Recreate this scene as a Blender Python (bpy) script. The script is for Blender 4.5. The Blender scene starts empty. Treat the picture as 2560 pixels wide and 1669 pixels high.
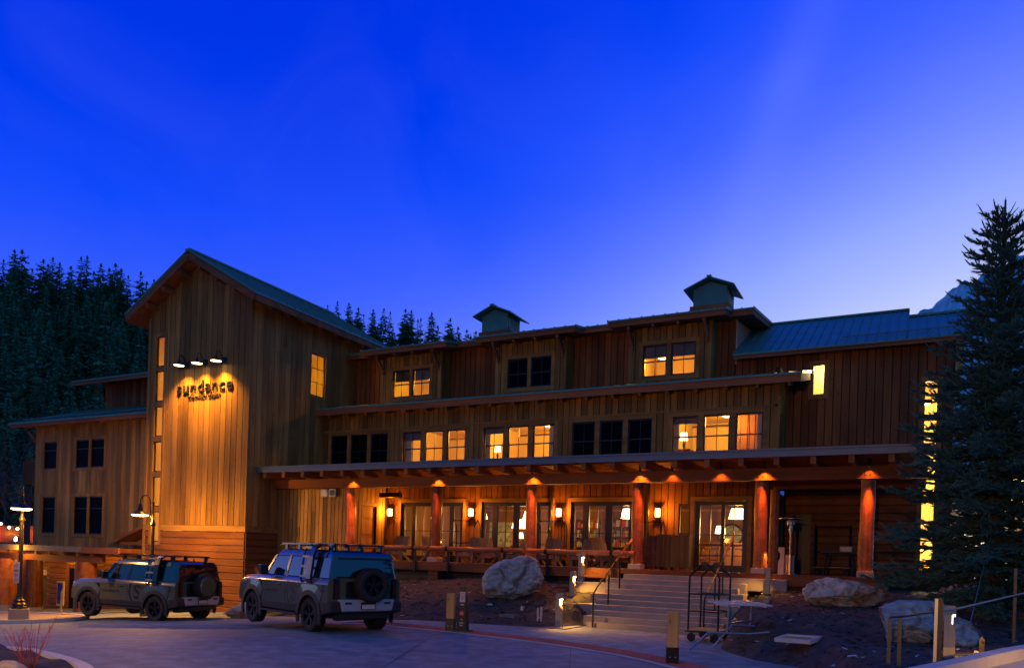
import bpy, math, random
from mathutils import Vector, Matrix, noise
rad = math.radians
sc = bpy.context.scene
COL = sc.collection
R = random.Random(11)

# ------------------------------------------------------------------ camera
PHI, ROLL = rad(27.35), .033
cam = bpy.data.cameras.new('camera'); camo = bpy.data.objects.new('camera', cam); COL.objects.link(camo)
_r = Vector((math.cos(PHI), math.sin(PHI), 0)); _f = Vector((-math.sin(PHI), math.cos(PHI), 0)); _u = Vector((0, 0, 1))
_rr = _r*math.cos(ROLL) + _u*math.sin(ROLL); _uu = -_r*math.sin(ROLL) + _u*math.cos(ROLL)
M = Matrix((( _rr.x, _uu.x, -_f.x, 0), (_rr.y, _uu.y, -_f.y, 0), (_rr.z, _uu.z, -_f.z, 1.8), (0, 0, 0, 1)))
camo.matrix_world = M
cam.sensor_width = 36; cam.lens = 36*1930/2560; cam.shift_y = 564.5/2560; cam.clip_end = 6000; cam.clip_start = .05
sc.camera = camo

# ------------------------------------------------------------------ dusk sky
W = bpy.data.worlds.new('World'); sc.world = W; W.use_nodes = True
nt = W.node_tree; N = nt.nodes; L = nt.links; N.clear()
def mth(op, a, b=None, c=None, clamp=False):
    n = N.new('ShaderNodeMath'); n.operation = op; n.use_clamp = clamp
    for i, x in enumerate((a, b, c)):
        if x is None: continue
        if isinstance(x, (int, float)): n.inputs[i].default_value = x
        else: L.new(x, n.inputs[i])
    return n.outputs[0]
tc = N.new('ShaderNodeTexCoord'); nv = N.new('ShaderNodeVectorMath'); nv.operation = 'NORMALIZE'; L.new(tc.outputs['Generated'], nv.inputs[0])
sp = N.new('ShaderNodeSeparateXYZ'); L.new(nv.outputs[0], sp.inputs[0])
el = mth('ARCSINE', sp.outputs[2])
GA = PHI - rad(38)                                   # azimuth of the afterglow, counted from +Y
gx, gy = -math.sin(GA), math.cos(GA)
hl = mth('MAXIMUM', mth('SQRT', mth('ADD', mth('MULTIPLY', sp.outputs[0], sp.outputs[0]), mth('MULTIPLY', sp.outputs[1], sp.outputs[1]))), 1e-4)
cg = mth('DIVIDE', mth('ADD', mth('MULTIPLY', sp.outputs[0], gx), mth('MULTIPLY', sp.outputs[1], gy)), hl)
az = mth('ARCCOSINE', mth('MINIMUM', mth('MAXIMUM', cg, -1), 1))
fa = mth('ADD', .2, mth('MULTIPLY', 1.35, mth('EXPONENT', mth('MULTIPLY', -1, mth('POWER', mth('DIVIDE', az, rad(27)), 2)))))
fe = mth('EXPONENT', mth('DIVIDE', mth('SUBTRACT', rad(18), mth('MAXIMUM', el, 0)), rad(8.8)))
w = mth('MULTIPLY', mth('MULTIPLY', fa, fe), .62, clamp=True)
ramp = N.new('ShaderNodeValToRGB'); L.new(w, ramp.inputs[0])
cr = ramp.color_ramp
stops = [(0, (.0, .026, .70)), (.03, (.0, .038, .82)), (.08, (.008, .07, .97)), (.15, (.04, .115, 1)), (.5, (.28, .39, 1)), (1, (.56, .64, 1))]
cr.elements[0].position = 0; cr.elements[0].color = (*stops[0][1], 1)
cr.elements[1].position = 1; cr.elements[1].color = (*stops[-1][1], 1)
for p, c in stops[1:-1]:
    e = cr.elements.new(p); e.color = (*c, 1)
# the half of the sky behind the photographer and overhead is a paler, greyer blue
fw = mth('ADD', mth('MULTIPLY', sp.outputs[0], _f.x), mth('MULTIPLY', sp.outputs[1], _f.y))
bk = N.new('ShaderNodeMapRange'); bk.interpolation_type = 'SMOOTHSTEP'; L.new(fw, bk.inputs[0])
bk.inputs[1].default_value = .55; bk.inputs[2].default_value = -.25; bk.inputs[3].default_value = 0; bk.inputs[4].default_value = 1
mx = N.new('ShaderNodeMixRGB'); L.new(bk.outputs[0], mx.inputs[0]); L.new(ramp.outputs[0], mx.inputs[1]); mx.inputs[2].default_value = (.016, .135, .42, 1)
# a thin diagonal veil of high cloud at the upper right and very faint unevenness
def vdir(px, py):
    a_, b_ = (px-1280)/1930, -(py-1399)/1930; v_ = _r*(a_*math.cos(ROLL)-b_*math.sin(ROLL))+_f+_u*(a_*math.sin(ROLL)+b_*math.cos(ROLL)); return v_.normalized()
n1 = vdir(2040, 0).cross(vdir(1870, 480)).normalized()
dp = N.new('ShaderNodeVectorMath'); dp.operation = 'DOT_PRODUCT'; L.new(nv.outputs[0], dp.inputs[0]); dp.inputs[1].default_value = n1
veil = mth('EXPONENT', mth('MULTIPLY', -1, mth('POWER', mth('DIVIDE', dp.outputs['Value'], .028), 2)))
vm = N.new('ShaderNodeMapRange'); L.new(el, vm.inputs[0]); vm.inputs[1].default_value = rad(14); vm.inputs[2].default_value = rad(30)
cn = N.new('ShaderNodeTexNoise'); cn.inputs['Scale'].default_value = 5; cn.inputs['Detail'].default_value = 6; cn.inputs['Distortion'].default_value = .8; L.new(nv.outputs[0], cn.inputs['Vector'])
va = mth('ADD', mth('MULTIPLY', mth('MULTIPLY', mth('MULTIPLY', veil, vm.outputs[0]), cn.outputs['Fac']), .055), mth('MULTIPLY', mth('SUBTRACT', cn.outputs['Fac'], .5), .03))
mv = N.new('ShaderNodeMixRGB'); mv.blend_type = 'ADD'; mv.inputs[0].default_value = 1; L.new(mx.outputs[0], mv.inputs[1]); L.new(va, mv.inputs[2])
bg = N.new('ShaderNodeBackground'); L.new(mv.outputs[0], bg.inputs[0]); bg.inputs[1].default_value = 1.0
# a trace of the physical twilight sky, sun below the horizon towards the glow
sky = N.new('ShaderNodeTexSky'); sky.sky_type = 'NISHITA'; sky.sun_disc = False; sky.sun_elevation = rad(-4); sky.sun_rotation = -GA
bg2 = N.new('ShaderNodeBackground'); L.new(sky.outputs[0], bg2.inputs[0]); bg2.inputs[1].default_value = .05
ad = N.new('ShaderNodeAddShader'); L.new(bg.outputs[0], ad.inputs[0]); L.new(bg2.outputs[0], ad.inputs[1])
wo = N.new('ShaderNodeOutputWorld'); L.new(ad.outputs[0], wo.inputs[0])

sc.view_settings.view_transform = 'Standard'; sc.view_settings.look = 'None'; sc.view_settings.gamma = 1
sc.view_settings.exposure = 0; sc.view_settings.use_curve_mapping = False
sc.render.engine = 'CYCLES'
cy = sc.cycles
cy.use_denoising = True; cy.denoiser = 'OPENIMAGEDENOISE'; cy.max_bounces = 6; cy.diffuse_bounces = 3; cy.glossy_bounces = 3
cy.transparent_max_bounces = 12; cy.transmission_bounces = 4; cy.sample_clamp_indirect = 3; cy.sample_clamp_direct = 30
cy.use_light_tree = True; cy.caustics_reflective = False; cy.caustics_refractive = False; cy.use_adaptive_sampling = True

# ------------------------------------------------------------------ materials
MATS = {}
def newmat(name):
    m = bpy.data.materials.new(name); m.use_nodes = True; MATS[name] = m
    t = m.node_tree
    return m, t, t.nodes['Principled BSDF']
def plain(name, c, rough=.6, metal=0, spec=.5, vary=.25, scale=6, bump=0, coat=0, rnd=0):
    m, t, b = newmat(name)
    b.inputs['Roughness'].default_value = rough; b.inputs['Metallic'].default_value = metal
    b.inputs['Specular IOR Level'].default_value = spec; b.inputs['Coat Weight'].default_value = coat
    n = t.nodes.new('ShaderNodeTexNoise'); n.inputs['Scale'].default_value = scale; n.inputs['Detail'].default_value = 6; n.inputs['Roughness'].default_value = .6
    o = t.nodes.new('ShaderNodeTexCoord'); t.links.new(o.outputs['Object'], n.inputs['Vector'])
    r = t.nodes.new('ShaderNodeValToRGB'); t.links.new(n.outputs['Fac'], r.inputs[0])
    r.color_ramp.elements[0].position = .3; r.color_ramp.elements[1].position = .72
    r.color_ramp.elements[0].color = (*[x*(1-vary) for x in c], 1); r.color_ramp.elements[1].color = (*[min(1, x*(1+vary)) for x in c], 1)
    t.links.new(r.outputs[0], b.inputs['Base Color'])
    if bump:
        bp = t.nodes.new('ShaderNodeBump'); bp.inputs['Strength'].default_value = bump; bp.inputs['Distance'].default_value = .03
        t.links.new(n.outputs['Fac'], bp.inputs['Height']); t.links.new(bp.outputs[0], b.inputs['Normal'])
    return m
def wood(name, c1, c2, axis=2, rough=.75, bump=.25, knots=True):
    """boards: tone from the per-board attribute 'rnd', grain stretched along AXIS"""
    m, t, b = newmat(name); nn = t.nodes; lk = t.links
    b.inputs['Roughness'].default_value = rough; b.inputs['Specular IOR Level'].default_value = .3
    o = nn.new('ShaderNodeTexCoord'); mp = nn.new('ShaderNodeMapping'); lk.new(o.outputs['Object'], mp.inputs[0])
    s = [22, 22, 22]; s[axis] = .7; mp.inputs['Scale'].default_value = s
    at = nn.new('ShaderNodeAttribute'); at.attribute_name = 'rnd'
    ofs = nn.new('ShaderNodeVectorMath'); ofs.operation = 'ADD'; lk.new(mp.outputs[0], ofs.inputs[0])
    sc_ = nn.new('ShaderNodeVectorMath'); sc_.operation = 'SCALE'; sc_.inputs[0].default_value = (13, 17, 7); lk.new(at.outputs['Fac'], sc_.inputs['Scale']); lk.new(sc_.outputs[0], ofs.inputs[1])
    n = nn.new('ShaderNodeTexNoise'); n.inputs['Scale'].default_value = 1; n.inputs['Detail'].default_value = 5; n.inputs['Distortion'].default_value = .6; lk.new(ofs.outputs[0], n.inputs['Vector'])
    mr = nn.new('ShaderNodeMapRange'); lk.new(n.outputs['Fac'], mr.inputs[0]); mr.inputs[1].default_value = .3; mr.inputs[2].default_value = .7; mr.inputs[3].default_value = -.28; mr.inputs[4].default_value = .28
    ad_ = nn.new('ShaderNodeMath'); ad_.operation = 'ADD'; ad_.use_clamp = True; lk.new(at.outputs['Fac'], ad_.inputs[0]); lk.new(mr.outputs[0], ad_.inputs[1])
    r = nn.new('ShaderNodeValToRGB'); lk.new(ad_.outputs[0], r.inputs[0]); r.color_ramp.elements[0].color = (*c1, 1); r.color_ramp.elements[1].color = (*c2, 1)
    out = r.outputs[0]
    if knots:
        mp2 = nn.new('ShaderNodeMapping'); lk.new(o.outputs['Object'], mp2.inputs[0]); s2 = [5.5, 5.5, 5.5]; s2[axis] = 2.0; mp2.inputs['Scale'].default_value = s2
        v = nn.new('ShaderNodeTexVoronoi'); v.inputs['Scale'].default_value = 1; lk.new(mp2.outputs[0], v.inputs['Vector'])
        m2 = nn.new('ShaderNodeMapRange'); lk.new(v.outputs['Distance'], m2.inputs[0]); m2.inputs[1].default_value = .05; m2.inputs[2].default_value = .14; m2.inputs[3].default_value = .45; m2.inputs[4].default_value = 1
        mm = nn.new('ShaderNodeMixRGB'); mm.blend_type = 'MULTIPLY'; mm.inputs[0].default_value = 1; lk.new(out, mm.inputs[1]); lk.new(m2.outputs[0], mm.inputs[2]); out = mm.outputs[0]
    mp3 = nn.new('ShaderNodeMapping'); lk.new(o.outputs['Object'], mp3.inputs[0]); s3 = [2.4, 2.4, 2.4]; s3[axis] = .35; mp3.inputs['Scale'].default_value = s3
    n3 = nn.new('ShaderNodeTexNoise'); n3.inputs['Scale'].default_value = 1; n3.inputs['Detail'].default_value = 7; lk.new(mp3.outputs[0], n3.inputs['Vector'])
    m3 = nn.new('ShaderNodeMapRange'); lk.new(n3.outputs['Fac'], m3.inputs[0]); m3.inputs[1].default_value = .36; m3.inputs[2].default_value = .66; m3.inputs[3].default_value = .68; m3.inputs[4].default_value = 1.16
    x3 = nn.new('ShaderNodeMixRGB'); x3.blend_type = 'MULTIPLY'; x3.inputs[0].default_value = 1; lk.new(out, x3.inputs[1]); lk.new(m3.outputs[0], x3.inputs[2]); out = x3.outputs[0]
    lk.new(out, b.inputs['Base Color'])
    bp = nn.new('ShaderNodeBump'); bp.inputs['Strength'].default_value = bump; bp.inputs['Distance'].default_value = .01; lk.new(n.outputs['Fac'], bp.inputs['Height']); lk.new(bp.outputs[0], b.inputs['Normal'])
    return m
def glow(name, c, s):
    m, t, b = newmat(name)
    b.inputs['Base Color'].default_value = (.8, .75, .65, 1); b.inputs['Emission Color'].default_value = (*c, 1); b.inputs['Emission Strength'].default_value = s
    return m
def glass(name, tint=(1, 1, 1), refl=.08):
    m, t, b = newmat(name); t.nodes.remove(b); nn = t.nodes; lk = t.links
    tr = nn.new('ShaderNodeBsdfTransparent'); tr.inputs[0].default_value = (*tint, 1)
    gl = nn.new('ShaderNodeBsdfGlossy'); gl.inputs['Roughness'].default_value = .02
    fr = nn.new('ShaderNodeFresnel'); fr.inputs[0].default_value = 1.45
    ml = nn.new('ShaderNodeMath'); ml.operation = 'MULTIPLY'; ml.inputs[1].default_value = 1.2; lk.new(fr.outputs[0], ml.inputs[0])
    mi = nn.new('ShaderNodeMixShader'); lk.new(ml.outputs[0], mi.inputs[0]); lk.new(tr.outputs[0], mi.inputs[1]); lk.new(gl.outputs[0], mi.inputs[2])
    lk.new(mi.outputs[0], nn['Material Output'].inputs[0])
    return m

SIDING = wood('cedar_siding', (.17, .088, .02), (.38, .205, .048), 2)
SIDING_PALE = wood('pale_cedar_siding', (.2, .112, .032), (.42, .245, .07), 2)
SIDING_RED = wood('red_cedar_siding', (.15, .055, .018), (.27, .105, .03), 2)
DARKW = plain('dark_joint', (.03, .014, .008), .9, vary=.2)
LOGX = wood('log_siding', (.15, .055, .018), (.24, .092, .028), 0)
LOGY = wood('log_siding_side', (.15, .055, .018), (.24, .092, .028), 1)
TRIM = wood('trim_board', (.25, .132, .035), (.35, .19, .05), 0, knots=False)
TRIMV = wood('trim_post', (.25, .132, .035), (.35, .19, .05), 2, knots=False)
FASCIA = wood('fascia_board', (.2, .075, .03), (.3, .115, .045), 0, knots=False)
BEAM = wood('beam_timber', (.14, .045, .016), (.22, .075, .027), 0)
BEAMY = wood('rafter_timber', (.2, .085, .04), (.3, .13, .06), 1)
LOG = wood('peeled_log', (.13, .035, .01), (.42, .125, .028), 2, rough=.38, bump=.8)
RAIL = wood('rail_log', (.3, .1, .035), (.45, .17, .06), 0, rough=.35, bump=.4)
DECK = wood('deck_board', (.2, .09, .04), (.32, .15, .07), 0)
POSTW = wood('pine_post', (.46, .26, .08), (.68, .4, .13), 2, bump=.35)
PALEW = wood('weathered_post', (.42, .32, .2), (.56, .44, .29), 2)
CABW = wood('slat_wood', (.15, .075, .02), (.27, .14, .045), 2)
CHAIRW = wood('chair_wood', (.15, .11, .085), (.22, .165, .12), 2, knots=False)
ROOF = plain('standing_seam_metal', (.07, .22, .19), .5, .0, vary=.18, scale=1.5)
GALV = plain('corrugated_panel', (.55, .45, .3), .5, .3, vary=.15)
FLASH = plain('grey_flashing', (.1, .14, .19), .45, .3, vary=.1, scale=2)
BLACK = plain('black_metal', (.012, .012, .014), .35, .4, vary=.1)
BRONZE = plain('bronze_metal', (.05, .035, .022), .35, .7, vary=.2)
STEEL = plain('grey_steel', (.3, .33, .37), .35, .8, vary=.1)
WFRAME = plain('window_frame_black', (.014, .012, .012), .4, 0, vary=.1)
DARKG = plain('dark_pane', (.003, .003, .007), .3, 0, spec=.03, vary=.05)
GLASS = glass('clear_glass')
PLASTER = plain('cream_plaster', (.75, .57, .21), .85, vary=.05, scale=2)
LOBBYW = wood('lobby_panelling', (.17, .075, .022), (.32, .15, .045), 2, knots=False)
BLIND = plain('woven_blind', (.12, .085, .05), .9, vary=.2, scale=20)
CONC = plain('concrete', (.26, .3, .335), .85, vary=.12, scale=1.7, bump=.08)
STEPC = plain('step_concrete', (.29, .245, .22), .8, vary=.12, scale=2.5, bump=.1)
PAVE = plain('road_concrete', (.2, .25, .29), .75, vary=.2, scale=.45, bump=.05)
def blotch(m, spec=((2.6, .42, .62, .7), (38, .35, .7, .82), (.16, .4, .6, .8))):
    """patchy staining and fine grit over a paving material"""
    t = m.node_tree; b = t.nodes['Principled BSDF']; src = b.inputs['Base Color'].links[0].from_socket; o = t.nodes.new('ShaderNodeTexCoord')
    for sc1, lo, hi, d in spec:
        n = t.nodes.new('ShaderNodeTexNoise'); n.inputs['Scale'].default_value = sc1; n.inputs['Detail'].default_value = 8; n.inputs['Distortion'].default_value = .4; t.links.new(o.outputs['Object'], n.inputs['Vector'])
        r = t.nodes.new('ShaderNodeMapRange'); t.links.new(n.outputs['Fac'], r.inputs[0]); r.inputs[1].default_value = lo; r.inputs[2].default_value = hi; r.inputs[3].default_value = d; r.inputs[4].default_value = 1.06
        x = t.nodes.new('ShaderNodeMixRGB'); x.blend_type = 'MULTIPLY'; x.inputs[0].default_value = 1; t.links.new(src, x.inputs[1]); t.links.new(r.outputs[0], x.inputs[2]); src = x.outputs[0]
    t.links.new(src, b.inputs['Base Color'])
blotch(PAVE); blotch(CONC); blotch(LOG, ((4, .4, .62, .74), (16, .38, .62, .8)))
KERB = plain('kerb_concrete', (.5, .48, .46), .85, vary=.12, scale=3)
SOIL = plain('bark_mulch', (.042, .037, .036), .95, vary=.55, scale=5, bump=.6)
def rockmat(name, c, c2, sc_):
    m = plain(name, c, .85, vary=.5, scale=sc_*1.6, bump=1)
    for n_ in m.node_tree.nodes:
        if n_.type == 'BUMP': n_.inputs['Distance'].default_value = .09
        if n_.type == 'TEX_NOISE': n_.inputs['Detail'].default_value = 10; n_.inputs['Roughness'].default_value = .68
    t = m.node_tree; b = t.nodes['Principled BSDF']; src = b.inputs['Base Color'].links[0].from_socket
    n = t.nodes.new('ShaderNodeTexNoise'); n.inputs['Scale'].default_value = 1.6; n.inputs['Detail'].default_value = 8; n.inputs['Distortion'].default_value = 1.2
    o = t.nodes.new('ShaderNodeTexCoord'); t.links.new(o.outputs['Object'], n.inputs['Vector'])
    mr = t.nodes.new('ShaderNodeMapRange'); t.links.new(n.outputs['Fac'], mr.inputs[0]); mr.inputs[1].default_value = .5; mr.inputs[2].default_value = .62
    mi = t.nodes.new('ShaderNodeMixRGB'); t.links.new(mr.outputs[0], mi.inputs[0]); t.links.new(src, mi.inputs[1]); mi.inputs[2].default_value = (*c2, 1); t.links.new(mi.outputs[0], b.inputs['Base Color'])
    return m
ROCK = rockmat('pale_limestone', (.42, .38, .33), (.2, .15, .1), 3.2)
ROCK2 = rockmat('ochre_limestone', (.46, .41, .36), (.26, .16, .08), 2.2)
ROCK3 = rockmat('grey_limestone', (.3, .36, .4), (.11, .105, .1), 3.5)
TACT = plain('red_tactile_paving', (.52, .1, .06), .7, vary=.2, scale=5)
BARK = plain('bark', (.06, .045, .035), .9, vary=.4, scale=8, bump=.6)
NEEDLE = plain('spruce_needles', (.032, .11, .08), .7, vary=.4, scale=3)
FIR = plain('fir_needles', (.1, .29, .15), .8, vary=.45, scale=.25)
FIRY = plain('yellow_fir_needles', (.14, .22, .09), .8, vary=.45, scale=.25)
TWIG = plain('red_twig', (.42, .06, .02), .6, vary=.25)
GREYT = plain('grey_twig', (.11, .095, .09), .8, vary=.25)
DRYG = plain('dry_grass', (.36, .23, .08), .9, vary=.35, scale=10)
PAINT = plain('olive_car_paint', (.095, .1, .055), .2, .1, coat=1, vary=.03, scale=1)
PAINTB = plain('black_car_paint', (.006, .007, .009), .2, .0, coat=.8, vary=.03)
CARG = plain('car_glass', (.006, .008, .012), .03, 0, spec=1.0, vary=.02, coat=1)
CARG.node_tree.nodes['Principled BSDF'].inputs['Coat IOR'].default_value = 1.65; CARG.node_tree.nodes['Principled BSDF'].inputs['Coat Roughness'].default_value = .02
TYRE = plain('tyre_rubber', (.012, .012, .013), .75, vary=.2)
RIM = plain('dark_rim', (.02, .02, .023), .3, .7, vary=.1)
PLASTIC = plain('dark_plastic', (.016, .015, .016), .55, vary=.15)
SILVER = plain('silver_panel', (.42, .42, .45), .35, .4, vary=.05)
DECAL = plain('black_decal', (.008, .007, .006), .4, vary=.05)
TAIL = plain('tail_lens', (.09, .004, .004), .15, coat=.5, vary=.2)
WHITEP = plain('white_enamel', (.5, .5, .5), .5, vary=.05)
REDP = plain('red_enamel', (.5, .02, .02), .5, vary=.05)
YELP = plain('yellow_enamel', (.45, .3, .06), .6, vary=.1)
BLUEP = plain('blue_enamel', (.01, .01, .16), .6, vary=.1)
COPPER = plain('brushed_copper', (.5, .3, .2), .3, .9, vary=.08)
CANVAS = plain('off_white_shade', (.7, .6, .42), .9, vary=.05)
ART = plain('abstract_print', (.25, .27, .2), .8, vary=.8, scale=4)
SNOW = rockmat('snowy_rock', (.8, .82, .85), (.05, .07, .07), .02)
HILLM = plain('forest_floor', (.05, .045, .03), .95, vary=.4, scale=.08)
WARM = (1, .42, .035); WARMER = (1, .22, .012); SOFT = (1, .46, .05)
BULB = glow('lamp_lens', (1, .78, .42), 9)
BULBW = glow('string_bulb', (1, .62, .25), 16)
SHADE = glow('lit_lampshade', (1, .66, .26), 4.5)
LENS = glow('sconce_glass', (1, .6, .2), 7)
DOME = glow('ceiling_dome', (1, .74, .36), 7)
LED = glow('bollard_led', (1, .72, .36), 4.5)
COOL = glow('white_floodlight', (.9, .92, 1), 14)
LITP = glow('lit_showcase', (1, .8, .6), 1.6)

# ------------------------------------------------------------------ mesh building helpers
OFF = {}
class Face:
    """a wall plane: s runs along it, n is the distance out of it. axis x: plane y=c facing -y; axis y: plane x=c facing +x (or -x with sgn)"""
    def __init__(s, axis, c, sgn=1): s.a, s.c, s.g = axis, c, sgn
    def p(s, q, n, z): return (q, s.c-n, z) if s.a == 'x' else (s.c+n*s.g, q, z)
class MB:
    def __init__(s): s.v = []; s.f = []; s.m = []; s.r = []
    def add(s, vs, fs, m=0, r=None):
        b = len(s.v); s.v += [tuple(x) for x in vs]; r = R.random() if r is None else r
        for f in fs: s.f.append(tuple(b+i for i in f)); s.m.append(m); s.r.append(r)
    def hexa(s, p, m=0, r=None):
        s.add(p, [(0, 3, 2, 1), (4, 5, 6, 7), (0, 1, 5, 4), (1, 2, 6, 5), (2, 3, 7, 6), (3, 0, 4, 7)], m, r)
    def box(s, a, b, m=0, r=None):
        x0, y0, z0 = a; x1, y1, z1 = b
        s.hexa([(x0, y0, z0), (x1, y0, z0), (x1, y1, z0), (x0, y1, z0), (x0, y0, z1), (x1, y0, z1), (x1, y1, z1), (x0, y1, z1)], m, r)
    def fbox(s, F, s0, s1, n0, n1, z0, z1, m=0, r=None, z1b=None):
        z1b = z1 if z1b is None else z1b; P = F.p
        q = [P(s0, n1, z0), P(s1, n1, z0), P(s1, n0, z0), P(s0, n0, z0), P(s0, n1, z1), P(s1, n1, z1b), P(s1, n0, z1b), P(s0, n0, z1)]
        s.hexa(q, m, r)
    def bar(s, p, q, w, h, up=(0, 0, 1), m=0, r=None):
        p, q = Vector(p), Vector(q); d = (q-p).normalized(); x = d.cross(Vector(up))
        if x.length < 1e-4: x = d.cross(Vector((0, 1, 0)))
        x.normalize(); y = x.cross(d); x *= w/2; y *= h/2
        s.hexa([p-x-y, p+x-y, p+x+y, p-x+y, q-x-y, q+x-y, q+x+y, q-x+y], m, r)
    def tube(s, pts, rs, n=8, m=0, r=None, wob=0):
        pts = [Vector(p) for p in pts]
        if isinstance(rs, (int, float)): rs = [rs]*len(pts)
        vs = []; fs = []; pu = None
        for i, p in enumerate(pts):
            d = (pts[min(i+1, len(pts)-1)]-pts[max(i-1, 0)]).normalized()
            if pu is None:
                pu = d.cross(Vector((0, 0, 1)))
                if pu.length < 1e-3: pu = Vector((1, 0, 0))
            pu = (pu-d*pu.dot(d)).normalized(); qv = d.cross(pu)
            for k in range(n):
                a = 2*math.pi*k/n; rr = rs[i]*(1+(R.uniform(-wob, wob) if wob else 0)); vs.append(p+pu*math.cos(a)*rr+qv*math.sin(a)*rr)
        for i in range(len(pts)-1):
            for k in range(n): fs.append((i*n+k, i*n+(k+1) % n, (i+1)*n+(k+1) % n, (i+1)*n+k))
        fs.append(tuple(range(n-1, -1, -1))); fs.append(tuple((len(pts)-1)*n+k for k in range(n)))
        s.add(vs, fs, m, r)
    def lathe(s, prof, c=(0, 0, 0), n=20, m=0, r=None, axis='z'):
        vs = []; fs = []; c = Vector(c)
        for (rr, z) in prof:
            for k in range(n):
                a = 2*math.pi*k/n; x, y = rr*math.cos(a), rr*math.sin(a)
                vs.append(c+Vector((x, y, z) if axis == 'z' else ((x, z, y) if axis == 'y' else (z, x, y))))
        for i in range(len(prof)-1):
            for k in range(n): fs.append((i*n+k, i*n+(k+1) % n, (i+1)*n+(k+1) % n, (i+1)*n+k))
        s.add(vs, fs, m, r)
    def prism(s, poly, vec, m=0, r=None):
        n = len(poly); a = [Vector(p) for p in poly]; vec = Vector(vec); b = [p+vec for p in a]
        s.add(a+b, [tuple(range(n-1, -1, -1)), tuple(range(n, 2*n))]+[(i, (i+1) % n, n+(i+1) % n, n+i) for i in range(n)], m, r)
    def quad(s, *p, m=0, r=None): s.add(p, [tuple(range(len(p)))], m, r)
    def build(s, name, mats, parent=None, smooth=False, bevel=0):
        me = bpy.data.meshes.new(name); o = bpy.data.objects.new(name, me); COL.objects.link(o)
        off = OFF.get(parent.name, Vector()) if parent else Vector()
        me.from_pydata([Vector(v)-off for v in s.v], [], s.f)
        for m in (mats if isinstance(mats, (list, tuple)) else [mats]): me.materials.append(m)
        me.polygons.foreach_set('material_index', s.m)
        a = me.attributes.new('rnd', 'FLOAT', 'FACE'); a.data.foreach_set('value', s.r)
        if smooth: me.polygons.foreach_set('use_smooth', [True]*len(s.f))
        me.update()
        if smooth: fix_smooth(o)
        if bevel:
            b = o.modifiers.new('b', 'BEVEL'); b.width = bevel; b.segments = 2; b.limit_method = 'ANGLE'; b.angle_limit = rad(50)
        if parent: o.parent = parent
        OFF[o.name] = off
        return o
def fix_smooth(o):
    me = o.data
    import bmesh
    bm = bmesh.new(); bm.from_mesh(me); bmesh.ops.recalc_face_normals(bm, faces=bm.faces)
    for e in bm.edges:
        if len(e.link_faces) == 2 and e.calc_face_angle(0) > rad(42): e.smooth = False
    bm.to_mesh(me); bm.free()
def tag(o, label=None, cat=None, group=None, kind=None):
    for k, x in (('label', label), ('category', cat), ('group', group), ('kind', kind)):
        if x: o[k] = x
    return o
def thing(name, label, cat, loc=(0, 0, 0), rz=0, group=None, world=False):
    """world=True: children are given in world coordinates; else in the thing's own"""
    o = bpy.data.objects.new(name, None); COL.objects.link(o); o.location = loc; o.rotation_euler = (0, 0, rz); o.empty_display_size = .2
    OFF[o.name] = Vector(loc) if world else Vector()
    return tag(o, label, cat, group)
def dup(root, loc, rz=0, label=None, group=None, scale=None):
    c = root.copy(); COL.objects.link(c); c.location = loc; c.rotation_euler = (0, 0, rz)
    if scale: c.scale = (scale,)*3 if isinstance(scale, (int, float)) else scale
    if label: c['label'] = label
    if group: c['group'] = group
    for ch in [x for x in root.children]:
        k = ch.copy(); COL.objects.link(k); k.parent = c
        for g in ch.children:
            d = g.copy(); COL.objects.link(d); d.parent = k
    return c
def lamp(kind, loc, power, color, parent=None, size=.05, target=None, spot=None, blend=.5):
    l = bpy.data.lights.new('light', kind); l.energy = power; l.color = color
    if kind != 'AREA': l.shadow_soft_size = size
    else: l.size = size
    o = bpy.data.objects.new('light', l); COL.objects.link(o)
    off = OFF.get(parent.name, Vector()) if parent else Vector()
    o.location = Vector(loc)-off
    if parent: o.parent = parent
    if target is not None: o.rotation_euler = (Vector(target)-Vector(loc)).to_track_quat('-Z', 'Y').to_euler()
    if spot: l.spot_size = rad(spot); l.spot_blend = blend
    return o
def text(name, body, size, extr, mat, mw, parent=None, width=None, bold=0):
    cu = bpy.data.curves.new(name, 'FONT'); cu.body = body; cu.size = size; cu.extrude = extr; cu.align_x = 'CENTER'; cu.space_character = 1.12; cu.resolution_u = 3; cu.offset = bold
    o = bpy.data.objects.new('t', cu); COL.objects.link(o); bpy.context.view_layer.update()
    me = bpy.data.meshes.new_from_object(o.evaluated_get(bpy.context.evaluated_depsgraph_get())); bpy.data.objects.remove(o)
    sx = 1
    if width:
        xs = [v.co.x for v in me.vertices]; sx = width/(max(xs)-min(xs))
    off = OFF.get(parent.name, Vector()) if parent else Vector()
    for v in me.vertices: v.co = (mw @ Vector((v.co.x*sx, v.co.y, v.co.z)))-off
    me.materials.clear(); me.materials.append(mat)
    t = bpy.data.objects.new(name, me); COL.objects.link(t)
    if parent: t.parent = parent
    OFF[t.name] = off
    return t
def facing(origin, xdir):
    """matrix for text upright in a vertical plane whose reading direction is XDIR"""
    x = Vector(xdir).normalized(); z = Vector((0, 0, 1)); n = x.cross(z)
    return Matrix(((x.x, z.x, n.x, origin[0]), (x.y, z.y, n.y, origin[1]), (x.z, z.z, n.z, origin[2]), (0, 0, 0, 1)))

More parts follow.
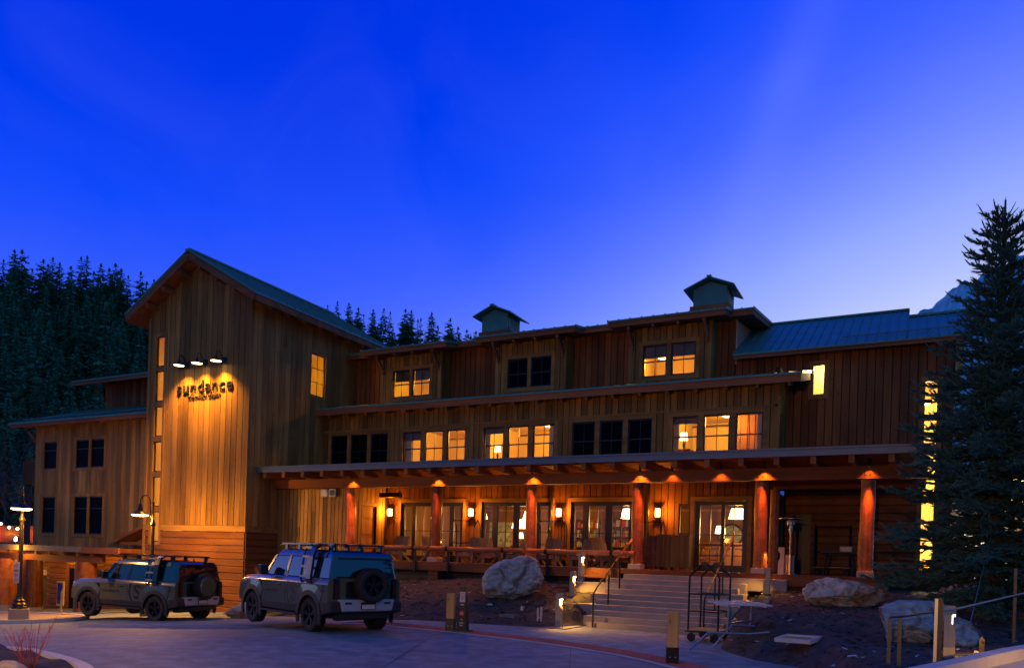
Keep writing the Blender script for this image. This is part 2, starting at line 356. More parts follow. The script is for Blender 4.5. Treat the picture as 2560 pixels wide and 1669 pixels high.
# ------------------------------------------------------------------ the lie of the land
def lerpt(pts, x):
    if x <= pts[0][0]: return pts[0][1]
    for (a, b), (c, d) in zip(pts, pts[1:]):
        if x <= c: return b+(d-b)*(x-a)/(c-a)
    return pts[-1][1]
def Gp(u): return -.054*max(0, -(u+12.5))
VB = [(-24, 20.6), (-19, 19.6), (-16, 18.3), (-13.3, 18.1), (-11.6, 18.44), (-10, 18.67), (-8.64, 18.96), (-8.2, 20.2), (-8.1, 20.3), (-3.8, 20.3), (-3.75, 17.4), (-3.4, 16.6), (-2.6, 15.5), (-1.86, 15.2), (-1.3, 14), (-.7, 12), (-.3, 10), (0, 6)]
RZ = [(8, .40), (12, .42), (14, .45), (16, .55), (18, .7), (20, .88), (22, 1.05), (23.2, 1.2), (28, 1.25)]
def terr(u, v):
    d = v-lerpt(VB, u)
    h = min(d*.27, 1.15) if u < -6 else min(d*.35, lerpt(RZ, v))
    return Gp(u)+(h if d > 0 else max(-.2, d*.3))
def ground(u, v): return max(Gp(u), terr(u, v))
def sheet(name, x0, x1, y0, y1, nx, ny, fz, m, kind='structure', smooth=True, keep=None):
    mb = MB(); vs = []
    for j in range(ny+1):
        for i in range(nx+1):
            x = x0+(x1-x0)*i/nx; y = y0+(y1-y0)*j/ny; vs.append((x, y, fz(x, y)))
    fs = [(j*(nx+1)+i, j*(nx+1)+i+1, (j+1)*(nx+1)+i+1, (j+1)*(nx+1)+i) for j in range(ny) for i in range(nx)]
    if keep: fs = [f for f in fs if keep(*vs[f[0]][:2])]
    mb.add(vs, fs, 0, .5); o = mb.build(name, m, smooth=smooth); return tag(o, kind=kind)
sheet('ground', -900, 900, -500, 1500, 60, 60, lambda x, y: -2.6, HILLM)
def road_z(x, y): return Gp(x)+.012*noise.noise((x*.3, y*.3, 0))
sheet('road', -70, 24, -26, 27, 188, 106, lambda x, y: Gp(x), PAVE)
def berm_z(x, y):
    z = terr(x, y); k = min(1, max(0, (z-Gp(x))*3))
    return z+k*(.06*noise.noise((x*.9, y*.9, 3))+.04*noise.noise((x*2.6, y*2.6, 1))+.022*noise.noise((x*7, y*7, 5)))
sheet('planting_bank', -22.4, 6.5, 9, 27.6, 230, 150, berm_z, SOIL)

# ------------------------------------------------------------------ the lodge
lodge = thing('lodge', 'three storey timber lodge with a gabled tower and a long log columned porch', 'building', (-12, 26, 0), world=True)
def spans(z0, z1, holes):
    out = []; z = z0
    for a, b in sorted(holes):
        if a > z: out.append((z, a))
        z = max(z, b)
    if z < z1: out.append((z, z1))
    return out
def boards(mb, F, lo, hi, z0, ztop, holes=(), bw=.3, th=.03, gap=.027, splice=False, m=0):
    """vertical boards with dark open joints; HOLES are (s0, s1, z0, z1)"""
    zt = ztop if callable(ztop) else (lambda s: ztop)
    n = max(1, round((hi-lo)/bw)); bw = (hi-lo)/n
    for i in range(n):
        a, b = lo+i*bw+gap/2, lo+(i+1)*bw-gap/2
        cuts = sorted({a, b, *[x for h in holes for x in h[:2] if a+.004 < x < b-.004]})
        r0 = R.random(); j = R.uniform(-.004, .004); cutz = [R.uniform(z0, zt(a)) for _ in range(2)] if splice else ([R.uniform(z0+.5, zt(a)-.5)] if R.random() < .35 else [])
        for c, d in zip(cuts, cuts[1:]):
            mid = (c+d)/2; hs = [(h[2], h[3]) for h in holes if h[0] < mid < h[1]]
            for za, zb in spans(z0, 99, hs):
                top = zb > 50
                za_ = za; zc, zd = (zt(c), zt(d)) if top else (zb, zb)
                if za_ >= min(zc, zd)-.01: continue
                k = sorted([x for x in cutz if za_+.05 < x < min(zc, zd)-.05])
                zz = [za_]+k
                for q, zs in enumerate(zz):
                    last = q == len(zz)-1
                    r = min(1, max(0, r0*.95+.03+((R.uniform(-.5, .5) if splice else R.uniform(-.22, .22)) if q else 0)))
                    mb.fbox(F, c, d, 0, th+j, zs, zc if last else zz[q+1]-.003, m, r, zd if last else zz[q+1]-.003)
def backing(mb, F, lo, hi, z0, ztop, holes=(), th=.12, m=0, extra=()):
    zt = ztop if callable(ztop) else (lambda s: ztop)
    cuts = sorted({lo, hi, *[x for h in holes for x in h[:2] if lo < x < hi], *extra})
    for c, d in zip(cuts, cuts[1:]):
        mid = (c+d)/2; hs = [(h[2], h[3]) for h in holes if h[0] < mid < h[1]]
        for za, zb in spans(z0, 99, hs):
            zc, zd = (zt(c), zt(d)) if zb > 50 else (zb, zb)
            if zc > za: mb.fbox(F, c, d, -th, -.001, za, zc, m, .1, zd)
def logs(mb, F, lo, hi, z0, z1, holes=(), h=.265, th=.05, m=0):
    """horizontal chamfered log siding"""
    n = max(1, round((z1-z0)/h)); h = (z1-z0)/n; P = F.p
    for i in range(n):
        a = z0+i*h; b = a+h-.006
        cuts = sorted({lo, hi, *[x for q in holes for x in q[:2] if lo < x < hi]})
        for c, d in zip(cuts, cuts[1:]):
            mid = (c+d)/2
            if any(q[0] < mid < q[1] and q[2] < (a+b)/2 < q[3] for q in holes): continue
            x = c
            while x < d-.01:
                e = min(d, x+R.uniform(2, 4.2)); e = d if d-e < .6 else e
                t0 = .012; r = R.uniform(.15, .85)
                prof = [(0, a), (t0, a), (th, a+.022), (th, b-.045), (t0, b), (0, b)]
                vs = [P(x, n_, z_) for n_, z_ in prof]+[P(e-.003, n_, z_) for n_, z_ in prof]
                k = len(prof); mb.add(vs, [tuple(range(k)), tuple(range(2*k-1, k-1, -1))]+[(q, q+k, (q+1) % k+k, (q+1) % k) for q in range(k)], m, r)
                x = e
def wall(name, F, lo, hi, z0, ztop, holes=(), mat=SIDING, bw=.3, extra=(), splice=False):
    mb = MB(); backing(mb, F, lo, hi, z0, ztop, holes, m=1, extra=extra); boards(mb, F, lo, hi, z0, ztop, holes, bw, splice=splice)
    return mb.build(name, [mat, DARKW], lodge)
def logwall(name, F, lo, hi, z0, z1, holes=(), mat=LOGX):
    mb = MB(); backing(mb, F, lo, hi, z0, z1, holes, m=0); logs(mb, F, lo, hi, z0, z1, holes); return mb.build(name, mat, lodge)
def window(F, s0, s1, z0, z1, lit=True, style='hung', frame=.05, label=None, pane=None, rail=None, cols=2, depth=.07):
    """black sash window: the frame is the part, the glass its sub-part"""
    mb = MB(); n0, n1 = -depth, -.012
    mb.fbox(F, s0, s0+frame, n0, n1, z0, z1); mb.fbox(F, s1-frame, s1, n0, n1, z0, z1)
    mb.fbox(F, s0+frame, s1-frame, n0, n1, z1-frame, z1); mb.fbox(F, s0+frame, s1-frame, n0, n1, z0, z0+frame*1.2)
    if style != 'fixed':
        zr = rail if rail is not None else (z0+z1)/2
        mb.fbox(F, s0+frame, s1-frame, n0+.01, n1-.004, zr-.022, zr+.022)
        for k in range(1, cols):
            x = s0+(s1-s0)*k/cols; mb.fbox(F, x-.011, x+.011, n0+.018, n1-.012, z0+frame*1.2, z1-frame)
    w = mb.build('window', WFRAME, lodge)
    p = MB(); nm = -depth+.022
    p.quad(F.p(s0+frame, nm, z0+frame), F.p(s1-frame, nm, z0+frame), F.p(s1-frame, nm, z1-frame), F.p(s0+frame, nm, z1-frame))
    if not lit:
        p = MB(); p.fbox(F, s0+frame*.5, s1-frame*.5, nm-.01, nm, z0+frame*.5, z1-frame*.5)
    p.build('pane', pane or (GLASS if lit else DARKG), w)
    if label: w['label'] = label
    return w
def trimrect(mb, F, s0, s1, z0, z1, wd=.13, n1=.045, sill=True, mull=()):
    """casing round an opening"""
    mb.fbox(F, s0-wd, s0, -.06, n1, z0-wd, z1+wd); mb.fbox(F, s1, s1+wd, -.06, n1, z0-wd, z1+wd)
    mb.fbox(F, s0, s1, -.06, n1+.004, z1, z1+wd)
    if sill: mb.fbox(F, s0, s1, -.06, n1+.004, z0-wd, z0)
    for a, b in mull: mb.fbox(F, a, b, -.06, n1-.004, z0, z1)
def room(x0, x1, y0, y1, z0, z1, mat=PLASTER, name='room_lining', open_side='front', floor=None):
    """plastered room lining behind lit windows, open towards the glass"""
    mb = MB(); t = .05
    mb.box((x0-t, y0, z0-t), (x1+t, y1, z0), 1); mb.box((x0-t, y0, z1), (x1+t, y1, z1+t))
    if open_side == 'front':
        mb.box((x0-t, y0, z0), (x0, y1, z1)); mb.box((x1, y0, z0), (x1+t, y1, z1)); mb.box((x0-t, y1, z0-t), (x1+t, y1+t, z1+t))
        mb.box((x0, y1-.03, z1-.14), (x1, y1, z1-.06), 1)
    else:
        mb.box((x0-t, y0-t, z0), (x1, y0, z1)); mb.box((x0-t, y1, z0), (x1, y1+t, z1)); mb.box((x0-t, y0, z0), (x0, y1, z1))
    return mb.build(name, [mat, floor or LOBBYW], lodge)
ROOF_STEP = .41
def seams(mb, pts, n, h=.035, w=.02, m=0):
    """standing ribs across a roof quad: pts = eave-left, eave-right, ridge-right, ridge-left"""
    a, b, c, d = [Vector(p) for p in pts]; nm = (b-a).cross(d-a).normalized()
    for i in range(n+1):
        t = i/n; mb.bar(a.lerp(b, t)+nm*h/2, d.lerp(c, t)+nm*h/2, w, h, up=nm, m=m)

# --- tower
TF = Face('x', 21.7); TR = Face('y', -22.84)
TU0, TU1 = -28.65, -22.84; TC = (TU0+TU1)/2; TAPEX = 13.3
tz = lambda u: TAPEX-.575*abs(u-TC)
stair = [(9.35, 10.6), (7.9, 9.17), (6.45, 7.7), (4.98, 6.24), (3.54, 4.78), (2.08, 3.33)]
SW0, SW1 = -28.22, -27.72
th = [(SW0-.13, SW1+.13, 1.92, 10.74)]
mb = MB()
backing(mb, TF, TU0, TU1, 2.78, tz, th, m=1, extra=(TC,)); boards(mb, TF, TU0, TU1, 2.78, tz, th)
mb.build('wall', [SIDING, DARKW], lodge)
mb = MB(); backing(mb, TF, TU0, TU1, -1.2, 2.54, th); logs(mb, TF, TU0, TU1, -1.2, 2.54, th); mb.build('wall', LOGX, lodge)
mb = MB(); mb.fbox(TF, SW1+.135, TU1+.06, 0, .07, 2.55, 2.77); mb.fbox(TF, TU0-.02, SW0-.135, 0, .07, 2.55, 2.77); mb.build('base_trim', TRIM, lodge)
mb = MB(); mb.fbox(TF, SW0-.13, SW0, -.08, .05, 1.92, 10.74); mb.fbox(TF, SW1, SW1+.13, -.08, .05, 1.92, 10.74)
for a, b in zip([1.92]+[z[1] for z in reversed(stair)], [z[0] for z in reversed(stair)]+[10.74]): mb.fbox(TF, SW0, SW1, -.08, .046, a, b)
mb.build('window_trim', TRIMV, lodge)
for a, b in stair: window(TF, SW0, SW1, a, b, True, 'fixed', .035)
room(-28.5, -26.6, 21.85, 24.6, 1.6, 11.2)
RW = (25.02, 25.92, 8.5, 10.32)
rz_ = lambda v: 11.62
mb = MB(); hh = [(RW[0]-.13, RW[1]+.13, RW[2]-.13, RW[3]+.13)]
backing(mb, TR, 21.7, 29, 2.78, 11.62, hh, m=1); boards(mb, TR, 21.7, 29, 2.78, 11.62, hh); mb.build('wall', [SIDING_PALE, DARKW], lodge)
mb = MB(); backing(mb, TR, 21.7, 23.4, -1.2, 2.54); logs(mb, TR, 21.7, 23.4, -1.2, 2.54); mb.build('wall', LOGY, lodge)
mb = MB(); mb.fbox(TR, 21.7, 23.4, 0, .07, 2.55, 2.77); mb.build('base_trim', TRIM, lodge)
mb = MB(); mb.box((TU1-.02, 21.63, 2.78), (TU1+.05, 21.76, 11.5)); mb.build('corner_board', TRIMV, lodge)
mb = MB(); mb.box((TU0-.04, 21.64, -1.2), (TU0+.1, 21.72, 11.4)); mb.build('corner_board', TRIMV, lodge)
mb = MB(); trimrect(mb, TR, *RW); mb.build('window_trim', TRIMV, lodge)
w = window(TR, *RW, True, 'fixed', .05, label='lit six pane window on the side of the tower')
mb = MB(); mb.fbox(TR, 25.46, 25.48, -.06, -.03, 8.56, 10.26)
for z in (9.1, 9.7): mb.fbox(TR, 25.07, 25.87, -.06, -.03, z-.011, z+.011)
mb.build('muntin', WFRAME, w)
room(-25.4, -22.98, 24.3, 26.6, 8.0, 10.9, open_side='side')
mb = MB(); mb.box((TU0, 23.3, -1.2), (TU0+.1, 29, 11.5)); mb.build('wall', SIDING_RED, lodge)
# tower roof
mb = MB(); V0, V1, OV, TK = 21.1, 29.6, .75, .26
for s in (-1, 1):
    e = TC+s*(TU1-TC+OV); ze = tz(e)
    q = [(TC, V0, TAPEX+.02), (e, V0, ze+.02), (e, V1, ze+.02), (TC, V1, TAPEX+.02)]
    mb.hexa([*q, *[(x, y, z+TK) for x, y, z in q]] if s > 0 else [q[1], q[0], q[3], q[2], *[(x, y, z+TK) for x, y, z in (q[1], q[0], q[3], q[2])]], 1)
    g = [(TC, V0-.06, TAPEX+.02+TK), (e+s*.06, V0-.06, ze-.016+TK), (e+s*.06, V1, ze-.016+TK), (TC, V1, TAPEX+.02+TK)]
    top = [(x, y, z+.05) for x, y, z in g]
    mb.hexa([*g, *top] if s > 0 else [g[1], g[0], g[3], g[2], top[1], top[0], top[3], top[2]], 0)
    seams(mb, [top[1], top[2], top[3], top[0]] if s > 0 else [top[2], top[1], top[0], top[3]], 20)
    mb.bar((TC, V0-.03, TAPEX+.1), (e, V0-.03, ze+.1), .06, .24, up=(0, 0, 1), m=2)
    mb.bar((e+s*.025, V0, ze+.1), (e+s*.025, V1, ze+.1), .05, .22, m=2)
mb.box((TC-.14, V0-.08, TAPEX+.3), (TC+.14, V1, TAPEX+.37), 0)
mb.build('roof', [ROOF, FASCIA, FASCIA], lodge)
for s in (-1, 1):
    for k in (.55, 1.5, 2.45):
        mb = MB(); u = TC+s*k*1.0; mb.box((u-.07, V0+.02, tz(u)-.2), (u+.07, 21.7, tz(u)-.02)); mb.build('outlooker', BEAMY, lodge)
for i in range(8):
    v = 22.0+i*.94; mb = MB(); mb.bar((TU1+.02, v, tz(TU1)-.06), (TU1+.7, v, tz(TU1)-.46), .09, .14); mb.build('rafter_tail', BEAMY, lodge)

# --- second storey
F2 = Face('x', 26.0); GRP = [-22.41, -18.64, -14.85, -11.13, -7.41]; WD, WS, WZ0, WZ1 = .88, 1.06, 5.4, 6.88
h2 = [(g-.14, g+2*WS+WD+.14, WZ0-.14, WZ1+.14) for g in GRP]
wall('wall', F2, -22.84, -3.96, 4.85, 8.1, h2, SIDING, .235)
for gi, g in enumerate(GRP):
    mb = MB(); trimrect(mb, F2, g, g+2*WS+WD, WZ0, WZ1, .14, mull=[(g+WD, g+WS), (g+WS+WD, g+2*WS)]); mb.build('window_trim', TRIM, lodge)
    lit = gi in (1, 2, 4)
    for k in range(3): window(F2, g+k*WS, g+k*WS+WD, WZ0, WZ1, lit, rail=6.18)
    if lit:
        room(g-.25, g+2*WS+WD+.2, 26.14, 29.6, 5.0, 7.25)
        for c0, c1 in ((g-.2, g+.16+.1*(gi % 2)), (g+2*WS+WD-.12-.1*(gi % 3), g+2*WS+WD+.15)):
            mb = MB(); n = 14; pts = [(c0+(c1-c0)*k/n, 26.24+.025*(k % 2)) for k in range(n+1)]
            mb.add([(x, y, 5.05) for x, y in pts]+[(x, y, 7.0) for x, y in pts], [(k, k+1, n+2+k, n+1+k) for k in range(n)]); mb.build('curtain', CANVAS, lodge)
        mb = MB(); mb.box((g+.02, 26.2, WZ1-.22-.1*(gi % 2)), (g+WD-.02, 26.215, WZ1+.02)); mb.build('blind', BLIND, lodge)
mb = MB(); mb.fbox(F2, -22.84, -3.96, 0, .05, 7.035, 7.1); mb.build('belt_trim', TRIM, lodge)
FR2 = Face('y', -3.96); wall('wall', FR2, 26.0, 27.9, 4.85, 8.3, [(26.35, 26.6, 5.4, 6.88)], SIDING, .3)
window(FR2, 26.35, 26.6, 5.4, 6.88, False, 'fixed', .04)
mb = MB(); mb.box((-4.06, 25.95, 4.9), (-3.92, 26.06, 8.0)); mb.build('corner_board', TRIMV, lodge)
# mid roof
def slab(name, u0, u1, v0, v1, z0, sl, fas=.17, met=.06, ribs=.41, seam=True, tk=.18):
    mb = MB(); z1 = z0+sl*(v1-v0)
    q = [(u0, v0, z0-tk-met), (u1, v0, z0-tk-met), (u1, v1, z1-tk-met), (u0, v1, z1-tk-met)]
    mb.hexa([*q, *[(x, y, z+tk) for x, y, z in q]], 1)
    g = [(u0-.03, v0-.05, z0-met+.001-.05*sl), (u1+.03, v0-.05, z0-met+.001-.05*sl), (u1+.03, v1, z1-met+.001), (u0-.03, v1, z1-met+.001)]; t = [(x, y, z+met) for x, y, z in g]
    mb.hexa([*g, *t], 0)
    if seam: seams(mb, t, max(1, round((u1-u0)/ribs)), .03)
    return mb.build(name, [ROOF, FASCIA], lodge)
slab('roof', -22.84, -3.22, 25.42, 27.8, 7.97, .23, tk=.24)
for i in range(20):
    u = -22.2+i*.98; mb = MB(); mb.bar((u, 25.5, 7.64), (u, 26.0, 7.74), .09, .12); mb.build('rafter_tail', BEAMY, lodge)
# --- third storey
F3 = Face('x', 27.8)
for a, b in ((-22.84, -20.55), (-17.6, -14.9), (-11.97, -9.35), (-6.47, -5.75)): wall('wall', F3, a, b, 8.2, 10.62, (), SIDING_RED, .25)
DORM = [(-20.6, -17.55, [-20.0, -18.98], True), (-14.95, -11.92, [-14.42, -13.4], False), (-9.4, -6.42, [-8.87, -7.83], True)]
FD = Face('x', 27.0)
for a, b, ws, lit in DORM:
    hd = [(ws[0]-.14, ws[1]+.88+.14, 8.56-.14, 9.72+.14)]
    wall('dormer_wall', FD, a, b, 8.2, 10.36, hd, SIDING, .235)
    for s, x in ((1, b), (-1, a)): wall('dormer_wall', Face('y', x, s), 27.0, 27.8, 8.2, 10.45, (), SIDING, .27)
    mb = MB(); trimrect(mb, FD, ws[0], ws[1]+.88, 8.56, 9.72, .14, mull=[(ws[0]+.88, ws[1])]); mb.build('window_trim', TRIM, lodge)
    for x in (a, b-.1): mb = MB(); mb.box((x-.02, 26.95, 8.25), (x+.12, 27.02, 10.36)); mb.build('corner_board', TRIMV, lodge)
    for x in ws:
        window(FD, x, x+.88, 8.56, 9.72, lit, rail=9.12)
    if lit:
        room(a+.1, b-.1, 27.15, 30.0, 8.2, 10.3)
        for x in ws:
            mb = MB(); mb.box((x+.02, 27.16, 9.28), (x+.86, 27.175, 9.72)); mb.build('blind', BLIND, lodge)
    slab('dormer_roof', a-.6, b+.62, 26.3, 28.4, 10.55, .16)
    for x in (a+.12, b-.12):                       # eave brackets
        mb = MB(); mb.bar((x, 26.97, 9.7), (x, 26.45, 10.2), .09, .1); mb.bar((x, 26.93, 9.6), (x, 26.93, 10.28), .09, .09); mb.bar((x, 26.4, 10.25), (x, 27.0, 10.3), .09, .12); mb.build('bracket', BEAMY, lodge)
    for k in range(4):
        u = a+.15+(b-a-.3)*k/3; mb = MB(); mb.bar((u, 26.36, 10.25), (u, 27.0, 10.35), .08, .1); mb.build('rafter_tail', BEAMY, lodge)
slab('roof', -22.6, -5.08, 27.2, 31.3, 10.74, .14)
mb = MB(); q = [(-22.6, 31.3, 11.31), (-5.08, 31.3, 11.31), (-5.08, 36, 9.8), (-22.6, 36, 9.8)]; mb.hexa([*[(x, y, z-.2) for x, y, z in q], *q]); mb.build('roof', ROOF, lodge)
mb = MB(); FE = Face('y', -5.75); backing(mb, FE, 27.8, 31.3, 9.0, lambda v: 10.56+.13*(v-27.8), m=1)
v = 27.82
while v < 31.2: mb.fbox(FE, v, v+.055, 0, .035, 9.0, 10.56+.13*(v-27.8)); v += .1
mb.build('gable_wall', [GALV, SIDING_RED], lodge)
# --- right wing
FW = Face('x', 27.9); WW = (-3.16, -2.78, 7.72, 8.75)
TW0, TW1 = .21, .6; tall = [(6.9, 7.96), (5.95, 6.75), (4.95, 5.8), (4.15, 4.8), (3.16, 4.15), (2.96, 2.96), (1.9, 2.96)]
tall = [(6.85, 7.95), (5.9, 6.7), (4.95, 5.75), (4.2, 4.8), (3.16, 4.1), (1.86, 2.96)]
hw = [(WW[0]-.13, WW[1]+.13, WW[2]-.13, WW[3]+.13), (TW0-.12, TW1+.12, 1.76, 8.08)]
mb = MB(); backing(mb, FW, -5.75, 1.02, 4.5, 9.35, hw, m=1); boards(mb, FW, -5.75, 1.02, 4.5, 9.35, hw, .25); mb.build('wall', [SIDING_RED, DARKW], lodge)
hl_ = [(TW0-.12, TW1+.12, 1.76, 8.08), (-3.6, -3.05, 1.6, 3.68)]
mb = MB(); backing(mb, FW, -3.96, 1.02, .9, 4.5, hl_); logs(mb, FW, -3.96, 1.02, .9, 4.5, hl_); mb.build('wall', LOGX, lodge)
mb = MB(); mb.fbox(FW, -3.6, -3.05, -.11, -.09, 1.6, 3.68); mb.build('door', BLACK, lodge)
mb = MB(); trimrect(mb, FW, *WW, wd=.13); mb.fbox(FW, TW0-.12, TW0, -.08, .05, 1.76, 8.08); mb.fbox(FW, TW1, TW1+.12, -.08, .05, 1.76, 8.08)
for a, b in zip([1.76]+[z[1] for z in reversed(tall)], [z[0] for z in reversed(tall)]+[8.08]): mb.fbox(FW, TW0, TW1, -.08, .046, a, b)
mb.build('window_trim', TRIMV, lodge)
window(FW, *WW, True, 'fixed', .03, label='narrow bright window high on the right wing')
for a, b in tall: window(FW, TW0, TW1, a, b, True, 'fixed', .025)
room(-3.5, -2.2, 28.04, 29.0, 7.3, 9.1, floor=PLASTER); room(-.6, .95, 28.04, 30.6, 1.6, 8.4, floor=PLASTER)
FWE = Face('y', 1.02); wall('wall', FWE, 27.9, 34, .6, 9.3, (), SIDING_RED, .33)
mb = MB()
for (u0, u1, v1) in ((-5.72, -.33, 31.3), (-.329, 1.45, 30.2)):
    z0, z1 = 9.22, 9.22+.52*(v1-27.3); q = [(u0, 27.3, z0-.2), (u1, 27.3, z0-.2), (u1, v1, z1-.2), (u0, v1, z1-.2)]
    mb.hexa([*q, *[(x, y, z+.14) for x, y, z in q]], 1)
    t = [(u0, 27.25, z0-.026), (u1, 27.25, z0-.026), (u1, v1, z1), (u0, v1, z1)]
    mb.hexa([*[(x, y, z-.055) for x, y, z in t], *t], 0); seams(mb, t, round((u1-u0)/.3), .04, .025)
    mb.box((u0, v1-.12, z1-.02), (u1, v1+.05, z1+.05), 0)
    bq = [(u0, v1, z1-.1), (u1, v1, z1-.1), (u1, v1+4, z1-2.2), (u0, v1+4, z1-2.2)]; mb.hexa([*[(x, y, z-.1) for x, y, z in bq], *bq], 0)
mb.build('roof', [ROOF, FASCIA], lodge)
mb = MB(); zz = 9.22+.52*.55; mb.tube([(-2.3, 27.85, zz+.1), (1.3, 27.85, zz+.1)], .022, 6)
for i in range(12): mb.box((-2.3+i*.3, 27.82, zz-.04), (-2.27+i*.3, 27.88, zz+.1))
mb.build('snow_guard', ROOF, lodge)

# --- porch
DZ = 1.64
mb = MB()
u = -19.4
FDk = Face('x', 23.1)
for i in range(22): mb.box((-19.45, 23.13+i*.134, DZ-.04), (-3.9, 23.13+i*.134+.128, DZ), 0)
mb.box((-3.9, 23.13, DZ-.041), (-.65, 27.9, DZ-.001)); mb.build('deck', DECK, lodge)
mb = MB(); mb.fbox(FDk, -19.45, -8.15, 0, .05, 1.34, 1.64); mb.fbox(FDk, -8.15, -4.0, 0, .049, 1.5, 1.642); mb.fbox(FDk, -4.0, -.65, 0, .05, 1.31, 1.645); mb.box((-.65, 23.05, 1.31), (-.6, 27.9, 1.645)); mb.build('deck_fascia', BEAM, lodge)
mb = MB(); mb.box((-19.4, 23.6, -.4), (-1, 23.7, 1.5)); mb.build('skirt_wall', PLASTIC, lodge)
# porch end walls and rear wall with its glazed doors
FP = Face('x', 23.4); wall('wall', FP, -22.8, -19.3, -.6, 4.9, (), SIDING_PALE, .19, splice=True)
FQ = Face('y', -19.42); dh = [(24.35, 25.35, DZ, 3.78)]
mb = MB(); backing(mb, FQ, 23.4, 26, DZ, 4.9, dh, m=1); boards(mb, FQ, 23.4, 26, DZ, 4.9, dh, .26); mb.build('wall', [SIDING_PALE, DARKW], lodge)
mb = MB(); trimrect(mb, FQ, 24.35, 25.35, DZ, 3.78, .15, sill=False); mb.fbox(FQ, 23.4, 23.55, 0, .04, DZ, 4.3); mb.build('door_trim', TRIMV, lodge)
mb = MB(); mb.fbox(FQ, 24.35, 25.35, -.1, -.06, DZ, 3.78)
for a, b in ((1.8, 2.5), (2.65, 3.2), (3.3, 3.66)): mb.fbox(FQ, 24.5, 25.2, -.062, -.045, a, b)
dr = mb.build('door', LOBBYW, lodge); mb = MB(); mb.tube([FQ.p(25.25, -.02, 2.6), FQ.p(25.25, -.02, 2.9)], .015, 6); mb.build('handle', BRONZE, dr)
Fp = Face('x', 26.0)
GL = [(-18.6, [(-18.45, -18.08, 1), (-17.92, -17.18, 2), (-16.98, -16.3, 2), (-16.1, -15.8, 1)], -15.68), (-14.8, [(-14.68, -14.36, 1), (-14.14, -13.46, 2), (-13.22, -12.56, 2), (-12.34, -12.0, 1)], -11.88), (-11.06, [(-10.94, -10.62, 1), (-10.38, -9.75, 2), (-9.5, -8.86, 2)], -8.73), (-6.54, [(-6.37, -5.67, 2), (-5.55, -4.96, 2)], -4.82)]
hp = [(a-.02, b+.02, DZ, 4.0) for a, _, b in GL]+[(-7.1, -6.7, 2.86, 3.9)]
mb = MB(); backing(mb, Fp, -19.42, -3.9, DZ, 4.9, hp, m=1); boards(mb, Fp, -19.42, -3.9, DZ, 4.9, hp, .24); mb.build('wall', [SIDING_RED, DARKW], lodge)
mb = MB()
for a, _, b in GL:
    mb = MB(); mb.fbox(Fp, a-.15, a-.02, 0, .05, DZ, 4.14); mb.fbox(Fp, b+.02, b+.15, 0, .05, DZ, 4.14); mb.fbox(Fp, a-.02, b+.02, 0, .054, 4.0, 4.14); mb.build('door_trim', TRIM, lodge)
for a, leaves, b in GL:
    mb = MB(); mb.fbox(Fp, a, b, -.09, -.005, 3.85, 3.99)
    edge = [a]+[x for l in leaves for x in l[:2]]+[b]
    for i in range(0, len(edge), 2): mb.fbox(Fp, edge[i], edge[i+1], -.09, -.012, DZ, 3.85)
    for x0, x1, c in leaves:
        mb.fbox(Fp, x0, x1, -.09, -.014, DZ, DZ+.22)
        for z in (2.18, 2.86): mb.fbox(Fp, x0, x1, -.07, -.03, z-.012, z+.012)
        if c == 2: mb.fbox(Fp, (x0+x1)/2-.011, (x0+x1)/2+.011, -.069, -.031, DZ+.22, 3.85)
    d = mb.build('glazed_door', WFRAME, lodge)
    for x0, x1, c in leaves:
        p = MB(); p.quad(Fp.p(x0, -.05, DZ+.2), Fp.p(x1, -.05, DZ+.2), Fp.p(x1, -.05, 3.87), Fp.p(x0, -.05, 3.87)); p.build('pane', GLASS, d)
    mb = MB(); xm = leaves[min(1, len(leaves)-1)][1]+.06 if len(leaves) > 2 else (leaves[0][1]+leaves[1][0])/2
    mb.tube([Fp.p(xm, .04, 2.55), Fp.p(xm, .04, 2.95)], .014, 6); mb.box((xm-.03, 25.96, 2.6), (xm+.03, 26.01, 2.9)); mb.build('handle', BRONZE, d)
window(Fp, -7.1, -6.7, 2.86, 3.9, True, 'fixed', .045)
# lobby behind the doors
room(-19.0, -4.0, 26.15, 32.5, DZ, 4.25, LOBBYW, 'lobby_lining')
# canopy
mb = MB()
mb.hexa([(-22.8, 22.2, 4.9), (.3, 22.2, 4.9), (.3, 27.85, 4.9), (-22.8, 27.85, 4.9), (-22.8, 22.2, 5.05), (.3, 22.2, 5.05), (.3, 27.85, 5.3), (-22.8, 27.85, 5.3)], 0)
mb.build('canopy_roof', [BEAM], lodge)
mb = MB(); mb.box((-22.84, 22.12, 4.875), (.36, 22.2, 5.07)); mb.box((-22.84, 22.08, 5.05), (.38, 22.2, 5.1)); mb.box((.3, 22.2, 4.875), (.36, 27.8, 5.07)); mb.build('canopy_fascia', FLASH, lodge)
for i in range(24):
    u = -22.5+i*.955; mb = MB(); mb.box((u-.075, 22.27, 4.68), (u+.075, 25.97, 4.9)); mb.build('rafter', BEAMY, lodge)
mb = MB(); x = -22.75
while x < .3: e = min(.32, x+6); mb.box((x, 23.02, 4.33), (e-.004, 23.3, 4.68)); x = e
mb.build('beam', BEAM, lodge)
mb = MB(); mb.box((-4, 24.9, 4.25), (.3, 25.15, 4.68)); mb.build('beam', BEAM, lodge)
COLS = [-19.03, -15.17, -11.37, -7.66, -3.93, -1.12]
